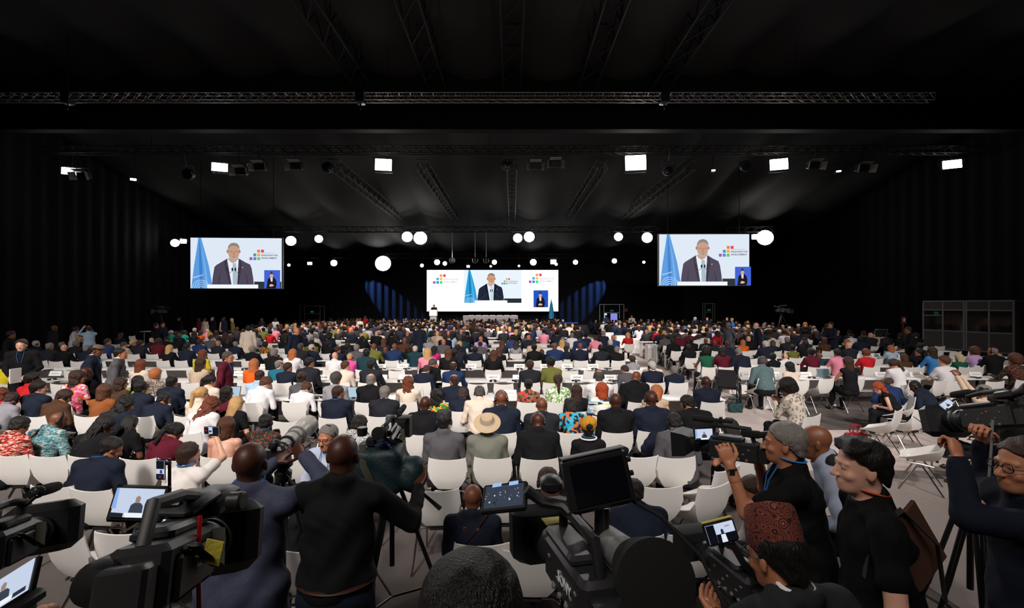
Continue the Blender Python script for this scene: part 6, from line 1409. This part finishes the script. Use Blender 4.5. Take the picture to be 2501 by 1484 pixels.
phone(at(518, 1050, 4.46), 0, 5, 'small phone held up sideways by the person in white t-shirt', True)
phone(at(393, 1146, 3.55), -6, 0, 'upright phone on a thin black stand filming the stage', False); p = at(409, 1130, 3.6)
T = empty('phone_stand', 'thin black pole stand holding the upright phone', 'stand', (p.x, 3.62, 0)); put('pole', MB().tube((0, 0, 0), (0, 0, p.z + .03), .012, n=8), BLACK, T); put('clamp', MB().bbox((-.03, -.02, p.z), (.11, .03, .03), .006), BLACK, T)
for a in (0, 120, 240): put('leg', MB().tube((0, 0, .18), (.22 * math.cos(R(a)), .22 * math.sin(R(a)), .01), .008, n=6), BLACK, T)
# grey haired operator with shoulder camera
cc = at(1792, 1096, 2.93)
o, P, sc = hero(1912, 1026, 2.72, 1.82, 66, 'grey haired camera operator in black t-shirt with wrist watch shouldering a video camera', 'tee', cloth('black_tee', '#0c0c0d'), 'short', 'grey', 'tan', (at(1782, 1135, 2.66), at(1850, 1120, 3.0)), ('lanyard',), girth=1.15, pitch=-2, yaw=-4, poles=((-.2, .1, -1), None), curl=.75, hand_n=((.9, .3, .2), (-.5, .5, -.5)))
w = P.wr[0]; e = P.el[0]; u = Vector(nrm(w - e)); put('wrist_watch', sm(MB().lathe([(.029, -.012), (.031, 0), (.029, .012)], Vector(w) - u * .03, u, 16).bbox(Vector(w) - u * .03 + Vector((-.033, 0, 0)), (.012, .03, .034), .004)), CHROME, o)
camcorder(cc, 46, -4, 'shoulder video camera with furry microphone and small lit screen held by the grey haired operator', 1.0, mic=True, lcd='speaker', bodylen=.30, lcdM=Matrix.Translation((-.075, .16, .09)) @ Matrix.Rotation(R(-46), 4, 'Z'))
o, P, sc = hero(1990, 1037, 3.7, 1.5, 62, 'bald person with glasses in pale blue shirt and dark vest leaning forward', 'shirt', cloth('pale_shirt', '#8f96aa'), '-', None, 'brown', None, ('glasses', 'eyes'), seat=True, lean=30, pitch=-10, girth=1.1, hz=.62)
f = Fld(P.lo, P.hi, .018); f.ell(P.hip + P.up * .33 + P.SR @ V3(0, -.07, 0), (.15, .085, .18), P.SR, .04); f.cap(P.neck + P.SR @ V3(-.1, -.05, 0), P.neck + P.SR @ V3(.1, -.05, 0), .05, .05, .04); put('vest', qmesh('vest', f.arrays()), cloth('dark_vest', '#202024'), o)
o, P, sc = hero(2100, 1066, 2.15, 1.88, 68, 'young person in profile with dark hair, black t-shirt and orange lanyard', 'tee', cloth('black_tee2', '#0b0b0c'), 'parted', 'black', 'pale', None, ('eyes',), girth=1.05, pitch=-2, yaw=10)
nm = Matrix(P.SR.tolist()).to_4x4(); nm.translation = Vector(P.neck); put('lanyard', sm(MB().ring((0, .0, .045), .066, .074, .008, Matrix.Rotation(R(16), 3, 'X'), 24, 6, flat=.4)), mat('orange_lanyard', srgb('#b8481c'), .8), o, nm)
put('backpack_strap', sm(MB().path([(-.13, .11, 1.18), (-.13, .09, 1.36), (-.12, -.02, 1.475), (-.13, -.13, 1.36), (-.14, -.15, 1.15)], .024, 6, flat=.25)), mat('black_webbing', (.02, .02, .02), .9), o)
T = put('folder', sm(MB().bbox((0, 0, 0), (.24, .02, .30), .006)), mat('brown_card', srgb('#4a2c1e'), .7), None, Matrix.Translation(at(2236, 1330, 2.0)) @ Matrix.Rotation(R(-30), 4, 'Y') @ Matrix.Rotation(R(20), 4, 'Z')); tag(T, 'brown folder under the arm of the young person in black t-shirt', 'folder')
# person in patterned tall cap
TOPI = pattern('red_rose_weave', ['#2a0a0c', '#6a1c1e', '#9a4434', '#360e12', '#b06a44', '#46141a'], 30, 'rings')
o, P, sc = hero(1893, 1268, 1.48, 1.80, 16, 'person in dark grey suit wearing a tall red patterned cap, seen from behind', 'suit', cloth('dark_grey_suit', '#26272b'), 'fade', 'black', 'tan', (at(1745, 1500, 1.75), at(1850, 1560, 1.8)), ('collar', 'glasses'), girth=1.08, pitch=-16, z=.24, yaw=8)
m = MB(); n = 32
for k, (r, z, sh) in enumerate(((.086, .028, 0), (.090, .034, 0), (.088, .10, -.004), (.080, .165, -.008), (.070, .178, -.01), (.02, .172, -.01))):
    for j in range(n): a = 2 * math.pi * j / n; m.v.append((r * math.cos(a) * .93, sh + r * 1.14 * math.sin(a) - .012, z + (.03 if k > 2 else 0) * math.cos(a + 2.2) + (.022 * math.sin(a) if k < 2 else .01 * math.sin(a))))
for k in range(5):
    for j in range(n): m.f.append((k * n + j, k * n + (j + 1) % n, (k + 1) * n + (j + 1) % n, (k + 1) * n + j))
m.f.append(tuple(range(5 * n, 6 * n))); put('patterned_cap', sm(m, 50), TOPI, o, P.headM())
q = Matrix.Translation(at(1758, 1298, 1.62)) @ Matrix.Rotation(R(-14), 4, 'Y') @ Matrix.Rotation(R(-14), 4, 'X'); T = empty('field_monitor', 'small lit camera monitor with yellow top edge left of the red patterned cap', 'monitor', M=q); put('case', sm(MB().bbox((0, 0, 0), (.115, .02, .078), .006)), BLACK, T); put('trim_edge', MB().bbox((0, 0, .041), (.112, .018, .004), .001), YEL, T); lcd_pic(T, Matrix.Translation((0, -.0115, 0)), .10, .062, 'stage')
put('mount_arm', MB().path([(.03, .01, -.04), (.05, .02, -.12), (.09, .03, -.2)], .012, 8), BLACK, T); l = at(1800, 1410, 1.68); camcorder(l, 14, 0, 'small video camera below the lit monitor of the person in patterned cap', .8, lcd=None, evf=False, mic=False, hood='rect'); put_cam_tripod((l.x, l.y, l.z - .03), 'black tripod of the person in patterned cap', 0, 0, None, .05)
# far right operator
o, P, sc = hero(2500, 1064, 2.12, 1.88, 72, 'person in navy suit with glasses at the right edge steadying a large camera', 'suit', cloth('deep_navy', '#121725'), 'short', 'brown', 'tan', (at(2338, 1122, 2.3), at(2400, 1080, 2.5)), ('glasses', 'eyes', 'collar'), girth=1.1, pitch=-2, yaw=14, poles=((-.3, .6, -1), None), curl=.9, hem=-.16, hand_n=((.8, .5, 0), None))
put('ring_cuff', sm(MB().ring(tuple(P.wr[0] - nrm(P.wr[0] - P.el[0]) * .02), .032, .032, .004, None, 16, 5)), CHROME, o)
T = cam_between(at(2308, 1028, 2.9), at(2520, 1012, 2.35), 'large black broadcast camera at the right edge with small tilted screen and red light', lcd='speaker', tally=True, hood='big', bodylen=.34, lens_r=.06, lcdW=Matrix.Translation(at(2312, 988, 2.55)) @ Matrix.Rotation(R(-35), 4, 'Y') @ Matrix.Rotation(R(-35), 4, 'X') @ Matrix.Scale(.55, 4)); c = T.matrix_basis.translation
put_cam_tripod((c.x, c.y, c.z - .1), 'tall black tripod under the large camera at the right edge', 0, 10, 1, .06, .42); tripod(2.95, 2.9, 0, 1.35, 'second black tripod with coiled strap at the right edge', 30, .38, 1)
put_ = put('hanging_cable', sm(MB().path([at(2424, 1025, 2.45), at(2420, 1100, 2.42), at(2412, 1200, 2.4), at(2405, 1300, 2.38)], .006, 6)), mat('grey_cable', (.15, .15, .15), .6)); tag(put_, 'grey cable hanging from the large camera at the right edge', 'cable')
o, P, sc = hero(2462, 958, 3.35, 1.85, 70, 'dark haired person in black standing behind the large camera at the right edge', 'shirt', cloth('black_shirt2', '#0e0e10'), 'parted', 'black', 'pale', None, ('eyes',), yaw=15, pitch=-8, lod=1)
# crossed legs visitor with phone, seen from the left, and leaning visitor with trainers
o, P, sc = hero(2400, 1000, 6.3, 1.3, 74, 'person in dark grey suit sitting with crossed legs looking at a phone at the right', 'suit', cloth('dark_grey_suit2', '#26272b'), 'short', 'black', 'pale', (at(2268, 1040, 6.15), at(2282, 1042, 6.4)), ('collar',), seat=True, lean=2, pitch=-24, feet=((-.1, .50, .09), (-.2, .62, .38)), lod=1)
chair(o.location.x, o.location.y, R(70), 'white shell chair under the person sitting with crossed legs, right', 'white shell chairs in the audience rows'); phone(at(2246, 1028, 6.05), 60, -50, 'dark phone in the hand of the person with crossed legs', False, s=1)
o, P, sc = hero(1835, 1160, 3.45, 1.2, 82, 'person in white shirt and navy trousers with trainers sitting hidden behind the camera operator', 'shirt', cloth('white_linen', '#cfc9c4'), 'short', 'brown', 'tan', None, (), seat=True, lean=14, pitch=-20, feet=((-.12, .48, .09), (.0, .66, .36)), legm=JEAN, lod=1)
chair(o.location.x, o.location.y, R(80), 'white shell chair under the hidden person in white shirt, front right', 'white shell chairs in the audience rows')
# foreground: dark head in the middle, hands with phone at the left
o, P, sc = hero(1150, 1362, .98, 1.95, 4, 'back of a dark curly haired head at the bottom centre edge', 'shirt', cloth('black_shirt3', '#0c0c0e'), 'roundafro', 'black', 'dark', None, (), girth=1.05, z=.24, pitch=-4)
o, P, sc = hero(-2600, -1500, .26, 1.95, -20, 'person left of the camera raising a phone, only hands in view', 'suit', cloth('black_suit3', '#101012'), 'short', 'black', 'tan', None, (), z=.24) if False else (None, None, None)
Px = Pose(stand=True, hands=((-.04, .42, 1.74), (.20, .36, 1.735)), curl=.7, hand_n=((1, .2, 0), (-.4, .9, .3)), poles=((-1, .2, -1), (1, 0, -1)))
o = figure(Px, 2, 'suit', cloth('black_suit3', '#101012'), 'short', HAIRC['black'], 'tan', loc=(-.80, .20, .24), rz=R(6), label='person beside the camera at lower left raising a phone, only the hands visible')
q = empty('smartphone', 'phone with bright screen held up at the lower left corner', 'phone', M=Matrix.Translation(at(18, 1442, .72)) @ Matrix.Rotation(R(-32), 4, 'Y') @ Matrix.Rotation(R(-38), 4, 'X') @ Matrix.Rotation(R(90), 4, 'Y') @ Matrix.Scale(.72, 4), group='smartphones'); put('case', sm(MB().bbox((0, 0, 0), (.078, .010, .158), .006)), BLACK, q); lcd_pic(q, Matrix.Translation((0, -.0065, 0)) @ Matrix.Rotation(R(-90), 4, 'Y'), .142, .068, 'speaker'); 
# foreground cameras
T = cam_between(at(525, 1312, 1.2), at(285, 1445, .72), 'large black video camera in the left foreground with fold-out screen, red cable and yellow note', hood='big', lcd='speaker', bodylen=.36, lens_r=.06, tally=True, evf=False, mic=False, lcdW=Matrix.Translation(at(340, 1229, 1.0)) @ Matrix.Rotation(R(5), 4, 'Z') @ Matrix.Rotation(R(4), 4, 'Y') @ Matrix.Rotation(R(-20), 4, 'X') @ Matrix.Scale(.86, 4)); c = T.matrix_basis.translation
MI = T.matrix_basis.inverted(); E0, E1 = at(400, 1335, .95), at(225, 1432, .74); ed = E1 - E0
put('viewfinder_tube', sm(MB().lathe([(.022, -.05), (.03, 0), (.031, ed.length * .6), (.036, ed.length * .66), (.037, ed.length * .95), (.028, ed.length * 1.03), (.008, ed.length * 1.05)], E0, ed, 24)), BLACK, T, MI)
put('viewfinder_block', sm(MB().bbox(at(520, 1222, 1.12), (.085, .10, .05), .01).bbox(at(455, 1228, 1.05), (.10, .12, .03), .012).lathe([(.02, 0), (.022, .03), (.018, .035)], at(560, 1222, 1.1), (1, 0, 0), 14), 40), PLAST, T, MI)
put_cam_tripod((c.x, c.y - .05, c.z - .1), 'black tripod under the left foreground video camera', .24, 30, -1, .06, .4)
t = put('red_cable', sm(MB().path([at(488, 1258, .95), at(485, 1330, .93), at(484, 1410, .92), at(486, 1500, .92)], .0045, 6)), mat('red_rubber', srgb('#c01c18'), .4)); tag(t, 'thin red cable hanging at the left foreground camera', 'cable')
t = put('yellow_note', MB().bbox((0, 0, 0), (.036, .003, .05), .001, Matrix.Rotation(R(12), 3, 'Y')), YEL, None, Matrix.Translation(at(520, 1348, .90))); tag(t, 'small yellow tape note on the left foreground camera', 'note')
t = put('chrome_knob', sm(MB().lathe([(.012, 0), (.024, .01), (.026, .03), (.015, .04)], (0, 0, 0), (-.4, -1, 0), 20)), CHROME, None, Matrix.Translation(at(497, 1345, .93))); tag(t, 'round metal knob beside the yellow note on the left foreground camera', 'knob')
T = cam_between(at(105, 1288, 1.3), at(-80, 1370, .98), 'black video camera cut by the left edge of the photo', hood='big', bodylen=.30, lens_r=.055); c = T.matrix_basis.translation; put_cam_tripod((c.x, c.y, c.z - .08), 'black tripod under the camera at the left edge', .24, 0, None, .07, .36)
# broadcast camera with monitor in the centre foreground
T = cam_between(at(1332, 1292, 1.3), at(1505, 1525, .84), 'large broadcast camera with dark monitor and fold-out screen in the centre foreground', hood='big', lcd='crowd', bodylen=.34, lens_r=.062, evf=False, mic=False, tape=True, lensL=.13,
     lcdW=Matrix.Translation(at(1232, 1215, 1.15)) @ Matrix.Rotation(R(-12), 4, 'Z') @ Matrix.Rotation(R(-11), 4, 'Y') @ Matrix.Rotation(R(-56), 4, 'X') @ Matrix.Scale(.9, 4)); c = T.matrix_basis.translation; MI = T.matrix_basis.inverted()
put('brand_lettering', txt('SONY', .042, .0006, bold=.0012), mat('pale_print', (.75, .75, .75), .5), T, Matrix.Translation((-.0592, -.03, .0)) @ Matrix.Rotation(R(-90), 4, 'Z'))
E0, E1, E2 = at(1480, 1318, 1.06), at(1556, 1378, .86), at(1600, 1418, .76); ed = (E2 - E0)
put('eyepiece_tube', sm(MB().lathe([(.028, -.04), (.034, 0), (.036, ed.length * .55), (.038, ed.length * .7), (.030, ed.length * .8)], E0, ed, 28)), GREYP, T, MI); put('eyecup', sm(MB().lathe([(.036, ed.length * .62), (.050, ed.length * .72), (.064, ed.length * .92), (.068, ed.length * 1.02), (.05, ed.length * 1.03)], E0, ed, 32)), RUBBER, T, MI)
put('monitor_post', sm(MB().tube(at(1470, 1235, 1.03), at(1468, 1350, 1.03), .017, n=14).lathe([(.022, 0), (.03, .01), (.03, .03), (.022, .04)], at(1468, 1345, 1.03), n=16)), DKMETAL, T, MI)
put('viewfinder_arm', sm(MB().path([at(1285, 1195, 1.12), at(1325, 1225, 1.12), at(1375, 1235, 1.1), at(1440, 1300, 1.06)], .014, 8).bbox(at(1345, 1180, 1.1), (.05, .06, .035), .01)), BLACK, T, MI)
q = Matrix.Translation(at(1458, 1172, 1.02)) @ Matrix.Rotation(R(-9), 4, 'Y') @ Matrix.Rotation(R(8), 4, 'Z') @ Matrix.Rotation(R(-12), 4, 'X'); T2 = empty('camera_monitor', 'dark square monitor mounted on top of the centre foreground camera', 'monitor', M=q); put('case', sm(MB().bbox((0, 0, 0), (.150, .04, .118), .008), 30), BLACK, T2); put('display', MB().bbox((0, -.021, 0), (.125, .002, .09), .001), mat('dark_display', (.004, .004, .006), .08, spec=.8), T2)
put('top_trim', MB().bbox((0, 0, .0605), (.148, .036, .004), .001), GREYP, T2); put('knobs', sm(MB().lathe([(.006, 0), (.006, .008)], (.078, 0, .03), (1, 0, 0), 10).lathe([(.006, 0), (.006, .008)], (.078, 0, .0), (1, 0, 0), 10)), BLACK, T2, kind='stuff')  # grey strip puts the light on the case top into colour
put('cable', sm(MB().path([(.06, .01, -.05), (.12, -.02, -.10), (.17, -.06, -.18), (.175, -.10, -.26)], .004, 6)), RUBBER, T2)
put_cam_tripod((c.x, c.y, c.z - .09), 'black tripod under the centre foreground broadcast camera', .24, 60, 1, .06, .38)
# camera platforms far back left and right
for px, py, d, lb in ((392, 760, 27, 'far left'), (1908, 758, 27, 'far right')):
    p = at(px, py, d); tag(put('camera_platform', sm(MB().bbox((0, 0, .45), (2.2, 1.6, .9), .03)), BLACK, None, Matrix.Translation((p.x, d, 0))), 'black camera platform by the drape at the ' + lb, 'platform')
    camcorder(Vector((p.x, d, p.z)), 160 if px < 900 else -160, 0, 'dim broadcast camera on the platform at the ' + lb, 1.8, lcd='speaker' if False else None); put_cam_tripod((p.x, d, p.z - .15), 'tall tripod on the platform at the ' + lb, .9, 0, None, .06, .5)
T = empty('high_table', 'small tall table with chair by the left drape', 'table', (at(365, 800, 25).x, 25, 0)); put('tabletop', MB().bbox((0, 0, 1.05), (.7, .5, .03), .006), DESKM, T); put('leg', MB().tube((.3, 0, 0), (.3, 0, 1.05), .02, n=8), ALU, T); put('leg', MB().tube((-.3, 0, 0), (-.3, 0, 1.05), .02, n=8), ALU, T)
p = at(348, 800, 24.6); chair(p.x - .5, 24.8, R(-90), 'white chair standing by the left drape next to the tall table', 'white shell chairs in the audience rows', False)
T = empty('music_stand', 'thin metal stand with tilted sheet holder by the right drape', 'stand', (at(2150, 820, 19).x, 19, 0)); put('pole', MB().tube((0, 0, 0), (0, 0, 1.25), .015, n=8), ALU, T); put('sheet_holder', MB().bbox((0, 0, 1.32), (.5, .02, .34), .004, Matrix.Rotation(R(-25), 3, 'X')), BLACK, T); put('holder_rim', MB().path([(-.25, .07, 1.17), (.25, .07, 1.17), (.25, -.07, 1.48), (-.25, -.07, 1.48), (-.25, .07, 1.17)], .01, 5), ALU, T)
